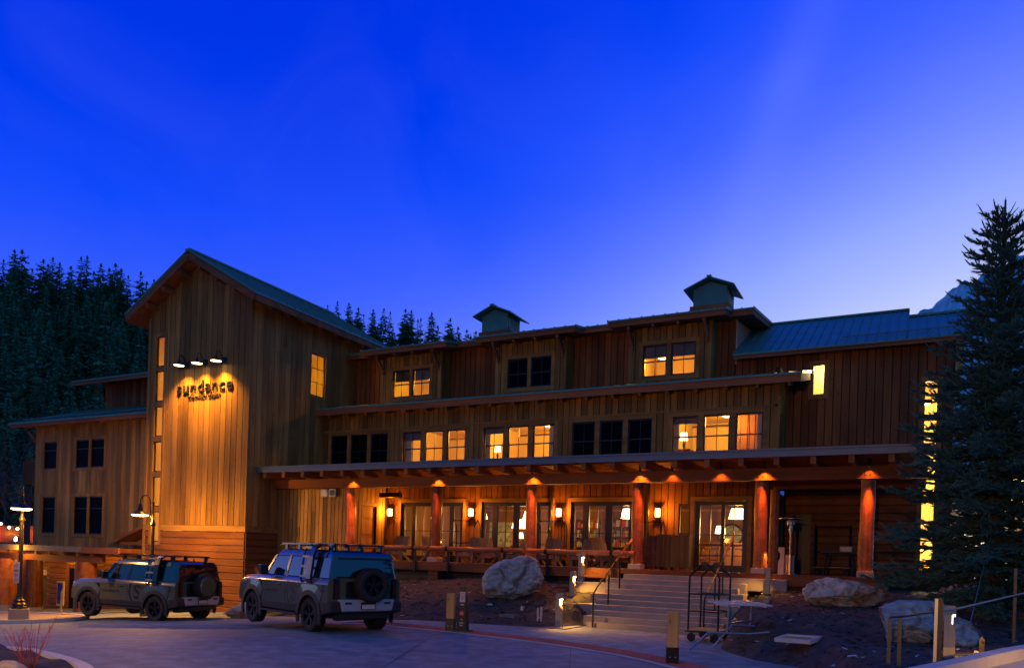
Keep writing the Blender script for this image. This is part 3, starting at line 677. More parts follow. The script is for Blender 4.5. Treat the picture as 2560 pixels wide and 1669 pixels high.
for i, u in enumerate(COLS):
    mb = MB(); zb = DZ+.17; a = R.uniform(0, 6)
    mb.tube([(u+.012*math.sin(a+z*2), 23.3+.012*math.cos(a+z*3), z) for z in [zb+(4.33-zb)*k/9 for k in range(10)]], [.2-.012*k/9+R.uniform(-.006, .006) for k in range(10)], 18, wob=.03)
    c = mb.build('column', LOG, lodge, smooth=True)
    mb = MB(); mb.box((u-.21, 23.09, DZ+.001), (u+.21, 23.51, zb)); mb.build('pier', STEPC, c, bevel=.012)
    if i == 1:
        mb = MB(); mb.box((u-.2, 23.2, .5), (u+.2, 23.55, 1.6)); mb.build('footing', FASCIA, c)
    mb = MB()
    for q in (-.06, .06): mb.lathe([(0, -.015), (.022, -.015), (.022, 0)], (u+q, 23.02, 4.43), 8, axis='y')
    mb.build('bolt', BLACK, c)
mb = MB(); mb.tube([(-3.82, 25.03, z) for z in (DZ, 3, 4.3)], [.15, .145, .14], 14, wob=.03); mb.build('column', LOG, lodge, smooth=True)
for u in (-11.82, -8.15, -19.3):
    mb = MB(); mb.tube([(u, 25.9, DZ), (u, 25.9, 4.9)], .05, 10); mb.build('downpipe', BRONZE, lodge, smooth=True)
# log rail on iron straps
for a, b in ((-18.95, -15.2), (-15.1, -11.45), (-11.28, -7.62)):
    mb = MB(); n = 8; mb.tube([(a+(b-a)*k/n, 22.9+.008*math.sin(k*1.7), 2.12+.006*math.cos(k)) for k in range(n+1)], [.082+R.uniform(-.004, .004) for k in range(n+1)], 14, wob=.04)
    lg = mb.build('rail_log', RAIL, lodge, smooth=True)
for x in (-18.2, -15.83, -14.42, -12.2, -10.6, -8.34):
    mb = MB(); mb.tube([(x-.05, 22.9, 2.12), (x+.05, 22.9, 2.12)], .093, 16); mb.box((x-.045, 22.985, 1.3), (x+.045, 23.04, 2.1)); mb.build('rail_strap', BLACK, lodge)

# --- left wing
VL = 23.3; FL = Face('x', VL); LU0, LU1 = -39.05, -28.7
lw = [(-38.38, -37.32, 1), (-35.86, -33.72, 2)]
hl = [(a-.16, b+.16, 5.38, 7.02) for a, b, c in lw]+[(a-.16, b+.16, 2.2, 4.3) for a, b, c in lw]
wall('wall', FL, LU0, LU1, 1.76, 7.95, hl, SIDING_PALE, .31)
for a, b, c in lw:
    for z0, z1 in ((5.52, 6.86), (2.36, 4.15)):
        mb = MB(); m_ = [((a+b)/2-.07, (a+b)/2+.07)] if c == 2 else []
        trimrect(mb, FL, a, b, z0, z1, .15, mull=m_); mb.build('window_trim', TRIMV, lodge)
        for x0, x1 in ([(a, b)] if c == 1 else [(a, (a+b)/2-.07), ((a+b)/2+.07, b)]): window(FL, x0, x1, z0, z1, False, 'hung', .05, cols=1, rail=z1-.35*(z1-z0)*.9)
FLs = Face('y', LU0, -1); wall('wall', FLs, VL, 31, -1.4, 8.2, (), SIDING_PALE, .31)
ld = [(-38.5, -37.75, -1.4, .62), (-36.05, -35.2, -1.4, .82), (-34.4, -33.65, -1.4, .82)]
mb = MB(); backing(mb, FL, LU0, LU1, -1.6, 1.72, ld); logs(mb, FL, LU0, LU1, -1.6, 1.72, ld); mb.build('wall', LOGX, lodge)
for a, b, z0, z1 in ld: mb = MB(); trimrect(mb, FL, a, b, z0, z1, .17, sill=False); mb.build('door_trim', TRIMV, lodge)
for k, (a, b, z0, z1) in enumerate(ld):
    mb = MB(); mb.fbox(FL, a, b, -.1, -.07, z0, z1)
    if k == 0: mb.fbox(FL, a+.58, a+.62, -.07, -.06, z0, z1, 1)
    d = mb.build('door', [PALEW if k == 0 else BLACK, BLACK], lodge)
    mb = MB(); mb.box(FL.p(b-.12, -.05, -.45), tuple(Vector(FL.p(b-.08, -.02, -.3)))); mb.build('handle', BRONZE, d)
slab('roof', -39.9, LU1, 22.5, 26.2, 7.75, .35, ribs=.4)
mb = MB(); zz = 7.75+.35*.35; mb.tube([(-39.5, 22.85, zz+.1), (LU1, 22.85, zz+.1)], .025, 6)
for i in range(36): mb.box((-39.5+i*.3, 22.83, zz-.03), (-39.47+i*.3, 22.87, zz+.1))
mb.build('snow_guard', ROOF, lodge)
for i in range(11):
    u = -38.9+i*.98; mb = MB(); mb.bar((u, 22.6, 7.5), (u, VL, 7.72), .09, .12); mb.build('rafter_tail', BEAMY, lodge)
mb = MB(); mb.bar((LU0+.05, VL-.04, 6.9), (LU0-.55, VL-.04, 7.45), .1, .1); mb.build('bracket', BEAMY, lodge)
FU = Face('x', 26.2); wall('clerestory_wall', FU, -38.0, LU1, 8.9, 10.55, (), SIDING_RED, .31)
slab('roof', -39.3, LU1, 25.2, 29.5, 10.38, .3, ribs=.4)
mb = MB(); mb.bar((-37.9, 26.1, 9.5), (-38.7, 26.1, 10.2), .1, .1); mb.build('bracket', BEAMY, lodge)
# low canopy before it
mb = MB(); mb.box((-40.5, 20.45, 1.56), (-28.72, VL-.06, 1.74)); mb.build('canopy_roof', BEAM, lodge)
mb = MB(); mb.box((-40.55, 20.38, 1.53), (-30.85, 20.45, 1.77)); mb.build('canopy_fascia', plain('grey_board', (.2, .16, .13), .8, vary=.2, scale=3), lodge)
mb = MB(); mb.box((-30.845, 20.38, 1.5), (-28.45, 20.45, 1.76)); mb.build('canopy_fascia', FASCIA, lodge)
for i in range(12):
    u = -40.0+i*.97; mb = MB(); mb.box((u-.06, 20.5, 1.38), (u+.06, VL-.06, 1.56)); mb.build('rafter', BEAMY, lodge)
mb = MB(); mb.box((-40.4, 20.62, 1.1), (-29.9, 20.86, 1.38)); mb.build('beam', BEAM, lodge)
for u in (-36.6, -34.75, -31.0):
    mb = MB(); mb.tube([(u, 20.74, z) for z in (-.98, 0, 1.12)], [.44, .43, .42], 18, wob=.02); c = mb.build('column', LOG, lodge, smooth=True)
    mb = MB(); mb.lathe([(0, -1.3), (.48, -1.3), (.48, -.98), (0, -.98)], (u, 20.74, 0), 20); mb.build('pier', STEPC, c)
mb = MB(); q = [(-31.5, 22.3, 1.98), (-29.4, 22.3, 2.72), (-29.4, VL, 2.72), (-31.5, VL, 1.98)]; mb.hexa([*q, *[(x, y, z+.14) for x, y, z in q]]); mb.bar((-31.2, 22.5, 1.98), (-29.4, 22.5, 1.98), .12, .14); mb.build('entry_gablet', FASCIA, lodge)
# cupolas
for u0, u1, z0, zw, za in ((-16.55, -15.33, 10.95, 12.12, 12.42), (-7.5, -6.26, 10.9, 12.06, 12.36)):
    um = (u0+u1)/2; v0, v1 = 28.5, 29.65
    mb = MB(); mb.box((u0-.1, v0-.1, z0-.2), (u1+.1, v1+.1, 11.42)); cp = mb.build('cupola', FASCIA, lodge)
    mb = MB(); mb.prism([(u0, v0, 11.4), (u1, v0, 11.4), (u1, v0, zw), (um, v0, za-.06), (u0, v0, zw)], (0, v1-v0, 0)); mb.build('cupola_wall', ROOF, cp)
    mb = MB(); FC = Face('y', u1)
    mb.fbox(FC, v0+.1, v1-.1, 0, .03, 11.5, 11.56); mb.fbox(FC, v0+.1, v1-.1, 0, .03, zw-.12, zw-.06); mb.fbox(FC, v0+.1, v0+.16, 0, .03, 11.5, zw-.06); mb.fbox(FC, v1-.16, v1-.1, 0, .03, 11.5, zw-.06)
    for k in range(8): z = 11.6+k*(zw-.2-11.6)/8; mb.hexa([FC.p(v0+.16, .001, z), FC.p(v1-.16, .001, z), FC.p(v1-.16, .03, z-.02), FC.p(v0+.16, .03, z-.02), FC.p(v0+.16, .001, z+.02), FC.p(v1-.16, .001, z+.02), FC.p(v1-.16, .03, z), FC.p(v0+.16, .03, z)])
    mb.build('louvre', ROOF, cp)
    mb = MB()
    for s in (-1, 1):
        e = um+s*((u1-u0)/2+.3); ze = za-.42*((u1-u0)/2+.3)
        mb.prism([(um, v0-.3, za), (e, v0-.3, ze), (e, v0-.3, ze+.05), (um, v0-.3, za+.05)], (0, v1-v0+.6, 0))
    mb.box((um-.08, v0-.32, za+.02), (um+.08, v1+.32, za+.08)); mb.build('cupola_roof', ROOF, cp)

# ------------------------------------------------------------------ paving, steps and kerbs
def ribbon(name, a, b, z, m, kind='structure', zoff=.004, sub=4):
    """flat strip between two polylines a and b, laid ZOFF above the ground"""
    def dens(p): return [tuple(Vector(p[i]).lerp(Vector(p[i+1]), k/sub)) for i in range(len(p)-1) for k in range(sub)]+[p[-1]]
    a, b = dens(a), dens(b); mb = MB(); n = len(a)
    mb.add([(x, y, Gp(x)+zoff) for x, y in a]+[(x, y, Gp(x)+zoff) for x, y in b], [(i, i+1, n+i+1, n+i) for i in range(n-1)], 0, .5)
    return tag(mb.build(name, m), kind=kind)
lowT = [(-13.6, 16.55), (-12.05, 16.3), (-10.24, 16.12), (-9.41, 16.0), (-7.79, 15.66), (-6.29, 15.18), (-5.14, 14.62), (-4.3, 14.05), (-3.2, 13.1), (-2.2, 11.8), (-1.5, 10.2)]
topT = [(-13.5, 17.15), (-11.95, 16.95), (-10.2, 16.75), (-9.3, 16.6), (-7.5, 16.22), (-6.05, 15.72), (-4.85, 15.12), (-3.95, 14.5), (-2.8, 13.5), (-1.75, 12.1), (-1.02, 10.4)]
walk_out = [(-13.4, 18.4), (-11.6, 18.75), (-10, 19.0), (-8.9, 19.3), (-8.3, 20.4), (-6, 20.4), (-3.9, 20.4), (-3.4, 16.9), (-2.4, 15.5), (-1.2, 13.9), (-.6, 11)]
ribbon('pavement', topT, walk_out, 0, CONC, zoff=.006)
edge = [(x-.06, y-.16) for x, y in lowT]
ribbon('kerb', edge, lowT, 0, KERB, zoff=.010)
mb = MB()                                            # truncated domes on the tactile strip
def polyat(P, t):
    i = min(int(t), len(P)-2); f = t-i; return Vector(P[i]).lerp(Vector(P[i+1]), f)
seg = [0]
for i in range(len(lowT)-1): seg.append(seg[-1]+(Vector(lowT[i+1])-Vector(lowT[i])).length)
nb = int(seg[-1]/.085)
a_, b_ = [], []
for k in range(nb+1):
    d = seg[-1]*k/nb; i = max(j for j in range(len(seg)-1) if seg[j] <= d+1e-6); t = i+(d-seg[i])/(seg[i+1]-seg[i]); a_.append(polyat(lowT, t)); b_.append(polyat(topT, t))
mb.add([(p.x, p.y, Gp(p.x)+.014) for p in a_]+[(p.x, p.y, Gp(p.x)+.014) for p in b_], [(i, i+1, nb+1+i+1, nb+1+i) for i in range(nb)], 0, .5)
for k in range(nb):
    for j in range(8):
        p = a_[k].lerp(b_[k], (j+.5)/8).lerp(a_[k+1].lerp(b_[k+1], (j+.5)/8), .5)
        if p.y < 11.5: continue
        z = Gp(p.x)+.014; o, i_ = .026, .014
        mb.add([(p.x-o, p.y-o, z), (p.x+o, p.y-o, z), (p.x+o, p.y+o, z), (p.x-o, p.y+o, z), (p.x-i_, p.y-i_, z+.012), (p.x+i_, p.y-i_, z+.012), (p.x+i_, p.y+i_, z+.012), (p.x-i_, p.y+i_, z+.012)], [(4, 5, 6, 7), (0, 1, 5, 4), (1, 2, 6, 5), (2, 3, 7, 6), (3, 0, 4, 7)], 0, .5)
tag(mb.build('tactile_strip', TACT), kind='structure')
mb = MB(); rc = random.Random(8)
for k in range(16000):
    x = rc.uniform(-21, 5.5); y = rc.uniform(10, 24)
    z = terr(x, y)-Gp(x)
    if z < .03 or (-8.3 < x < -4.0 and y > 19.8): continue
    z = berm_z(x, y); a = rc.uniform(0, 3.14); l = rc.uniform(.02, .075); w_ = l*rc.uniform(.2, .5); dx, dy = math.cos(a), math.sin(a); t1, t2 = rc.uniform(-.4, .4)*l, rc.uniform(0, .03)
    mb.add([(x-dx*l-dy*w_, y-dy*l+dx*w_, z+.004-t1*.3+t2), (x+dx*l-dy*w_, y+dy*l+dx*w_, z+.004+t1+t2), (x+dx*l+dy*w_, y+dy*l-dx*w_, z+.02+t1), (x-dx*l+dy*w_, y-dy*l-dx*w_, z+.02-t1*.3)], [(0, 1, 2, 3)], 0 if rc.random() < .93 else 1)
tag(mb.build('bark_chips', [plain('bark_chip', (.075, .058, .045), .95, vary=.5, scale=2), KERB]), kind='stuff')
# control joints scored in the concrete
mb = MB()
for (x0, y0, x1, y1) in ((-10.2, 16, -7, 9), (-6.3, 15, -3.6, 8.5), (-16, 16.5, -13.5, 8.5), (-14, 11.7, -2.5, 10.6), (-16, 9, -6, 13), (-22, 11, -9, 5.5), (-11, 18.8, -9.6, 16.9), (-5.6, 20, -6.1, 15.9)):
    a, b = Vector((x0, y0, 0)), Vector((x1, y1, 0)); n = 12; w_ = (b-a).normalized().cross(Vector((0, 0, 1)))*.007
    pts = [a.lerp(b, k/n) for k in range(n+1)]
    mb.add([(p.x-w_.x, p.y-w_.y, Gp(p.x)+.009) for p in pts]+[(p.x+w_.x, p.y+w_.y, Gp(p.x)+.009) for p in pts], [(i, i+1, n+2+i, n+1+i) for i in range(n)])
tag(mb.build('pavement_joint', PLASTIC), kind='structure')

steps = thing('stone_steps', 'broad flight of pale concrete steps with staggered ends up to the porch', 'steps', (-6.2, 21.8, 0), world=True)
SL = {1: -8.0, 2: -8.22, 3: -8.1, 4: -9.45, 5: -8.2, 6: -8.5, 7: -8.15, 8: -9.42, 9: -8.36, 10: -7.9}
SR = {1: -3.05, 2: -4.3, 3: -4.0, 4: -4.4, 5: -4.1, 6: -3.25, 7: -4.1, 8: -4.3, 9: -4.15, 10: -3.1}
for i in range(1, 11):
    y0 = 20.1+.3*(i-1); mb = MB(); y1 = y0+.62 if i < 10 else 23.1
    mb.box((SL[i], y0, -.2 if i < 4 else .15*i-.36), (SR[i], y1, .15*i-.0005*i)); mb.build('step', STEPC, steps, bevel=.012)
# dirty fan of paving at the foot of the first lamp post
mb = MB(); mb.box((-8.75, 18.9, -.1), (-8.1, 20.1, .03)); tag(mb.build('pavement_pad', STEPC), kind='structure')

def handrail(x, label):
    h = thing('stair_handrail', label, 'handrail', (x, 21.6, 0), world=True)
    ys = [20.02, 21.2, 22.12, 23.3]
    def zs(y): return max(0, .15*(math.floor((y-20.1)/.3)+1)) if y > 20.1 else 0
    for y in ys:
        mb = MB(); zt = (lerpt([(20.02, .92), (20.4, 1.08), (23.3, 2.55)], y)); zt = min(zt, 1.03+.5*(y-20.02))
        mb.box((x-.02, y-.02, min(zs(y), 1.64)), (x+.02, y+.02, zt)); mb.build('post', BLACK, h)
    mb = MB(); mb.tube([(x, 20.02, .9), (x, 20.06, .98), (x, 20.3, 1.14), (x, 22.12, 2.06)], .022, 8); mb.build('rail', BLACK, h, smooth=True)
    mb = MB(); mb.tube([(x, 22.12, 2.06), (x, 23.5, 2.74)], .03, 8); mb.build('wooden_grip', RAIL, h, smooth=True)
    return h
handrail(-7.78, 'black stair rail with wooden grip near the lamp posts with visible lit slots')
handrail(-4.72, 'black stair rail with wooden grip behind the luggage cart at the foot of the steps')

# ------------------------------------------------------------------ bollards
def light_post(loc, side, label, h=.92, power=17):
    b = thing('light_bollard', label, 'light post', loc, group='lit timber posts')
    s = side; y = .08
    prof = [(-.08*s, 0), (.08*s, 0), (.08*s, .5*h/.92), (.025*s, .6*h/.92), (.025*s, .76*h/.92), (.08*s, .79*h/.92), (.08*s, h-.02), (.06*s, h), (-.06*s, h), (-.08*s, h-.02)]
    mb = MB(); mb.prism([(px, -y, pz) for px, pz in prof], (0, 2*y, 0)); mb.build('post', PALEW, b)
    mb = MB(); mb.box((-.083, -.083, 0), (.083, .083, .18)); mb.build('steel_shoe', STEEL, b)
    zt = .755*h/.92
    mb = MB(); x0, x1 = sorted((.03*s, .074*s)); mb.box((x0, -.07 if s > 0 else .0, zt-.02), (x1, .07, zt+.012)); x0, x1 = sorted((.027*s, .04*s)); mb.box((x0, -.084 if s > 0 else -.02, .6*h/.92), (x1, .07, zt)); mb.build('led_lens', LED if s > 0 else PLASTIC, b)
    lamp('SPOT', (.075*s, 0, zt-.03), power*6, (1, .46, .06), b, .02, (.42*s, -.02, .0), 150, .7)
    return b
light_post((-8.42, 19.17, .03), 1, 'lit timber post lowest of the three beside the steps')
light_post((-9.12, 21.72, .6), 1, 'lit timber post halfway up the steps, boulder behind it')
light_post((-9.2, 24.15-1.6+.0, 1.2), 1, 'lit timber post at the log rail end, topmost on its side')
light_post((-3.28, 20.62, .15), -1, 'timber post behind the white folding stand at the steps', .92, 8)
light_post((-3.55, 22.3, .9), -1, 'timber post halfway up the steps on the heater side', .92, 8)
light_post((-3.32, 23.25, 1.5), -1, 'timber post standing right in front of the patio heater', .92, 8)
light_post((2.9, 11.3, .6), -1, 'timber light post beyond the right edge of the ramp', .85, 20)
light_post((.58, 14.35, .45), 1, 'thick lit timber post behind the ramp railing by a boulder', .85, 14)
def bollard(loc, label, h=.95):
    b = thing('bollard', label, 'bollard', loc, rad(20), 'pine bollards on the tactile paving')
    mb = MB(); w_ = .105; zs = [.3, h-.02, h]; ch = .03
    def ring(q, c): return [(-q+c, -q), (q-c, -q), (q, -q+c), (q, q-c), (q-c, q), (-q+c, q), (-q, q-c), (-q, -q+c)]
    r0 = ring(w_, ch); r1 = ring(w_-.015, ch)
    vs = [(x, y, .29) for x, y in r0]+[(x, y, h-.02) for x, y in r0]+[(x, y, h) for x, y in r1]
    mb.add(vs, [(i, (i+1) % 8, 8+(i+1) % 8, 8+i) for i in range(8)]+[(8+i, 8+(i+1) % 8, 16+(i+1) % 8, 16+i) for i in range(8)]+[tuple(range(16, 24)), tuple(range(7, -1, -1))], 0, .6)
    mb.build('post', POSTW, b)
    mb = MB(); mb.box((-.112, -.112, 0), (.112, .112, .3)); s = mb.build('steel_base', BLACK, b, bevel=.008)
    mb = MB()
    for x in (-.05, .05): mb.lathe([(0, -.008), (.012, -.008), (.012, 0)], (x, -.112, .12), 8, axis='y')
    mb.build('bolt', STEEL, s)
    return b
bollard((-3.84, 13.93, .014), 'tall square pine post nearest the camera on red tactile paving')
bollard((-10.08, 16.3, .014), 'square pine post beside the black valet sign cone', .92)

# valet cone
c = thing('valet_cone', 'black sign cone with white V panel and red disc beside a pine post', 'sign cone', (-9.72, 16.28, .016), rad(12))
mb = MB(); mb.hexa([(-.2, -.2, 0), (.2, -.2, 0), (.2, .2, 0), (-.2, .2, 0), (-.19, -.19, .04), (.19, -.19, .04), (.19, .19, .04), (-.19, .19, .04)]); mb.build('base', BLACK, c)
mb = MB(); mb.hexa([(-.125, -.125, .04), (.125, -.125, .04), (.125, .125, .04), (-.125, .125, .04), (-.065, -.065, 1.1), (.065, -.065, 1.1), (.065, .065, 1.1), (-.065, .065, 1.1)]); mb.build('body', BLACK, c, bevel=.006)
def cy_(z): return -.125+.06*(z-.04)/1.06-.003
mb = MB(); mb.quad((-.07, cy_(.72), .72), (.07, cy_(.72), .72), (.065, cy_(.97), .97), (-.065, cy_(.97), .97)); pn = mb.build('white_panel', WHITEP, c)
mb = MB()
for s in (-1, 1): mb.bar((0, cy_(.76)-.006, .77), (.04*s, cy_(.92)-.006, .91), .008, .014, up=(0, 1, 0))
mb.quad((-.035, cy_(.93)-.006, .92), (.035, cy_(.93)-.006, .92), (.035, cy_(.93)-.006, .935), (-.035, cy_(.93)-.006, .935)); mb.build('valet_mark', REDP, pn)
mb = MB(); mb.lathe([(0, -.006), (.062, -.006), (.062, 0)], (0, cy_(.45)-.001, .45), 18, axis='y'); dk = mb.build('red_disc', REDP, c)
mb = MB()
for z in (.475, .45, .425): mb.box((-.035, cy_(.45)-.012, z-.006), (.035, cy_(.45)-.007, z+.006))
mb.build('disc_lettering', WHITEP, dk)
mb = MB()
for z, w_, mi in ((.66, .05, 0), (.6, .03, 1), (.3, .03, 2), (.22, .055, 0), (.16, .04, 0)): mb.quad((-w_, cy_(z)-.003, z-.016), (w_, cy_(z)-.003, z-.016), (w_, cy_(z)-.003, z+.012), (-w_, cy_(z)-.003, z+.012), m=mi)
mb.build('small_print', [STEEL, BLUEP, YELP], c)

# ------------------------------------------------------------------ luggage carts
def luggage_cart(loc, rz, label, h=1.62, L_=1.0, W_=.58, bed=True, peak=.3, style='chevron', group='black luggage carts', deckz=.27):
    c = thing('luggage_cart', label, 'luggage cart', loc, rz, group)
    x, y = L_/2-.05, W_/2-.06
    mb = MB(); mb.box((-L_/2, -W_/2, deckz-.05), (L_/2, W_/2, deckz-.01)); mb.build('bed_frame', BLACK, c, bevel=.01)
    mb = MB()
    for k in range(6): mb.box((-L_/2+.02, -W_/2+.02+k*(W_-.04)/6, deckz-.012), (L_/2-.02, -W_/2+.02+(k+1)*(W_-.04)/6-.005, deckz+.004))
    mb.build('bed', POSTW, c)
    for sx in (-1, 1):
        for sy in (-1, 1):
            mb = MB(); mb.tube([(sx*(x-.08), sy*y-.02*0, .1), (sx*(x-.08), sy*y, deckz-.04)], .016, 6); mb.lathe([(0, -.024), (.05, -.024), (.1, -.018), (.1, .018), (.05, .024), (0, .024)], (sx*(x-.08), sy*y, .1), 18, axis='y'); mb.build('wheel', TYRE, c)
    if style == 'chevron':
        for sy in (-1, 1):
            mb = MB(); mb.tube([(-x, sy*y, deckz-.03), (-x, sy*y, h-.02), (-x+.03, sy*y, h+.04), (-.03, sy*y, h+peak), (.03, sy*y, h+peak), (x-.03, sy*y, h+.04), (x, sy*y, h-.02), (x, sy*y, deckz-.03)], .024, 8); mb.box((-.06, sy*y-.03, h+peak-.05), (.06, sy*y+.03, h+peak+.035)); mb.build('hoop', BLACK, c, smooth=True)
        mb = MB()
        for z in (.72, 1.13):
            for sx in (-1, 1): mb.tube([(sx*x, -y, z), (sx*x, y, z)], .016, 6)
            for sy in (-1, 1): mb.tube([(-x, sy*y, z), (x, sy*y, z)], .016, 6)
        mb.build('cross_bar', BLACK, c)
    else:
        for sx in (-1, 1):
            mb = MB(); mb.tube([(sx*x, -y, deckz-.03), (sx*x, -y, h-.3), (sx*x, -y*.75, h-.1), (sx*x, 0, h+.06), (sx*x, y*.75, h-.1), (sx*x, y, h-.3), (sx*x, y, deckz-.03)], .022, 8); mb.lathe([(0, -.03), (.035, 0), (0, .03)], (sx*x, 0, h+.08), 8); mb.build('hoop', BLACK, c, smooth=True)
        mb = MB(); mb.tube([(-x, 0, h+.05), (x, 0, h+.05)], .016, 6)
        for sy in (-1, 1): mb.tube([(-x, sy*y, .75), (x, sy*y, .75)], .012, 6)
        for sx in (-1, 1): mb.tube([(sx*x, -y, .75), (sx*x, y, .75)], .012, 6)
        mb.build('cross_bar', BLACK, c)
    return c
luggage_cart((-4.32, 18.85, .006), rad(-4), 'black luggage cart with wooden bed parked at the foot of the steps', 1.55, .82, 1.05, peak=.32)
for x, y, t in ((-15.1, 25.25, 'arched black luggage cart on the porch beyond the second log column'), (-11.55, 25.3, 'arched black luggage cart on the porch behind the third log column'), (-7.95, 25.3, 'arched black luggage cart on the porch behind the slatted cabinet'), (-2.3, 27.2, 'dark luggage cart in the unlit end of the porch')):
    luggage_cart((x, y, DZ), rad(0), t, 1.55, 1.15, .6, style='arch')

# white folding work stand
s = thing('folding_stand', 'white metal stand with slatted top and splayed feet beside the steps', 'folding stand', (-3.2, 17.1, 0), world=True)
up_ = []
for c0, hw in ((Vector((-3.42, 16.62, 0)), .78), (Vector((-3.12, 17.55, 0)), .8)):
    a, b = c0-_r*hw, c0+_r*hw*1.05-_f*.25; a.z = ground(a.x, a.y)+.03; b.z = ground(b.x, b.y)+.03
    zc = max(a.z, b.z)*.5+.17; p1, p2 = c0-_r*.4, c0+_r*.42-_f*.08; p1.z = p2.z = zc; q = c0.copy(); q.z = zc; up_.append(q)
    mb = MB(); mb.tube([a, p1, p2, b], .024, 8); mb.build('foot', STEEL, s)
    mb = MB(); mb.tube([q, (q.x+.03, q.y, 1.0)], .026, 8); mb.build('leg', STEEL, s, smooth=True)
mb = MB(); mb.bar((up_[0].x, up_[0].y, .62), (up_[1].x, up_[1].y, .62), .05, .04); mb.bar((up_[0].x, up_[0].y, .62), (up_[1].x-.1, up_[1].y-.2, .98), .03, .03); mb.build('brace', STEEL, s)
mb = MB(); o = Vector((-3.27, 17.08, 1.02))
for k in range(6): e = o+_f*(-.42+k*.17); mb.bar(e-_r*.56+Vector((0, 0, .004*k)), e+_r*.56+Vector((0, 0, .004*k)), .12, .03)
for k in (-.4, .4): mb.bar(o-_f*.48+_r*k-_u*.03, o+_f*.5+_r*k-_u*.03, .04, .03)
mb.build('slatted_top', WHITEP, s)
# tray
t = thing('light_tray', 'white framed tray with tan insert lying on the bark near the stand', 'tray', (-1.9, 15.85, .42), rad(-8))
t.rotation_euler = (rad(8), rad(-2), rad(-24))
mb = MB(); mb.box((-.38, -.22, 0), (.38, .22, .03)); mb.box((-.38, -.22, .03), (.38, -.17, .08)); mb.box((-.38, .17, .03), (.38, .22, .08)); mb.box((-.38, -.17, .03), (-.33, .17, .08)); mb.box((.33, -.17, .03), (.38, .17, .08)); mb.build('frame', WHITEP, t)
mb = MB(); mb.box((-.329, -.169, .031), (.329, .169, .045)); mb.build('insert', POSTW, t)
# litter and stubs on the bank
def bit(name, loc, label, cat, f, m):
    mb = MB(); f(mb); o = mb.build(name, m); o.location = loc; return tag(o, label, cat)
gz = lambda x, y: (x, y, berm_z(x, y))
bit('paper_scrap', gz(-11.1, 20.14), 'small crumpled white scrap on the dark bark by the big boulder', 'litter', lambda m: m.lathe([(0, 0), (.09, .02), (.06, .06), (0, .05)], n=7), WHITEP)
bit('utility_box_lid', gz(-10.1, 19.45), 'flat green utility lid edge showing in the bark', 'utility lid', lambda m: (m.box((-.24, -.14, -.05), (.24, .14, .035)), m.box((-.2, -.1, .035), (.2, .1, .045))), STEEL)
bit('paper_cup', gz(-9.9, 19.85), 'white paper cup lying on the bark', 'cup', lambda m: m.tube([(0, 0, .05), (.03, .02, .17)], [.04, .055], 10), WHITEP)
bit('pipe_stub', gz(-9.12, 19.4), 'twin white pipe stub rising from bark near the lowest lit post', 'pipe stub', lambda m: (m.tube([(-.05, 0, -.05), (-.05, 0, .36)], .028, 8), m.tube([(.05, 0, -.05), (.05, 0, .4)], .028, 8), m.lathe([(0, .4), (.036, .4), (.036, .36), (.028, .36)], (.05, 0, 0), 8), m.bar((-.05, 0, .1), (.05, 0, .1), .03, .03)), WHITEP)

# ------------------------------------------------------------------ porch furniture and fittings
def patio_chair(loc, rz, label):
    c = thing('patio_chair', label, 'chair', loc, rz, 'slatted chairs on the porch')
    for k in range(5):
        pass
    mb = MB()
    for k in range(6): x = -.25+k*.1; mb.hexa([(x-.044, .2, .33), (x+.044, .2, .33), (x+.044, .225, .33), (x-.044, .225, .33), (x-.044, .46, .95), (x+.044, .46, .95), (x+.044, .485, .95), (x-.044, .485, .95)])
    mb.build('backrest', CHAIRW, c)
    mb = MB()
    for k in range(5): y = -.28+k*.105; mb.box((-.28, y, .36-.012*k), (.28, y+.09, .382-.012*k))
    mb.box((-.29, -.31, .24), (.29, -.285, .37)); mb.build('seat', CHAIRW, c)
    for s in (-1, 1):
        mb = MB(); mb.bar((s*.32, -.26, 0), (s*.3, -.26, .56), .04, .1, up=(1, 0, 0)); mb.build('leg', CHAIRW, c)
        mb = MB(); mb.bar((s*.3, .5, 0), (s*.3, -.28, .36), .035, .11); mb.build('leg', CHAIRW, c)
        mb = MB(); mb.box((s*.33-.06, -.36, .56), (s*.33+.06, .4, .585)); mb.build('armrest', CHAIRW, c)
    return c
CH = [(-17.7, 24.5, 8, 'bluish slatted chair at the end of the porch by the door'), (-15.95, 24.4, 62, 'slatted chair turned sideways beside the second log column'), (-14.35, 24.3, -6, 'bluish slatted chair just past the second log column'), (-13.55, 24.35, 50, 'slatted chair angled away, behind the big boulder end of the rail'), (-12.5, 24.6, -20, 'slatted chair directly behind the big boulder'), (-11.15, 24.35, 4, 'pale slatted chair past the third log column, seen square on'), (-9.9, 24.4, -12, 'slatted chair in front of the third glazed doors'), (-9.15, 24.5, 55, 'slatted chair turned sideways near the topmost lit post')]
for x, y, a, l in CH: patio_chair((x, y, DZ), rad(a), l)
# slatted cabinet
cb = thing('porch_cabinet', 'wide slatted wooden cabinet standing beside the main doors', 'cabinet', (-7.0, 24.75, DZ))
mb = MB(); mb.box((-.42, -.11, .1), (.64, .22, 1.12)); mb.build('body', CABW, cb)
mb = MB()
for k in range(22): x = -.42+k*1.06/22; mb.box((x+.004, -.135, .1), (x+1.06/22-.004, -.112, 1.1))
mb.build('front_slats', CABW, cb)
mb = MB(); mb.box((-.78, -.1, .1), (-.43, .2, 1.1)); mb.build('side_box', LOG, cb)
for x in (-.36, .02, .58):
    mb = MB(); mb.box((x-.03, -.1, 0), (x+.03, .2, .1)); mb.build('leg', CABW, cb)
mb = MB(); mb.box((-.44, -.14, 1.121), (.66, .24, 1.15)); mb.build('top', CABW, cb)
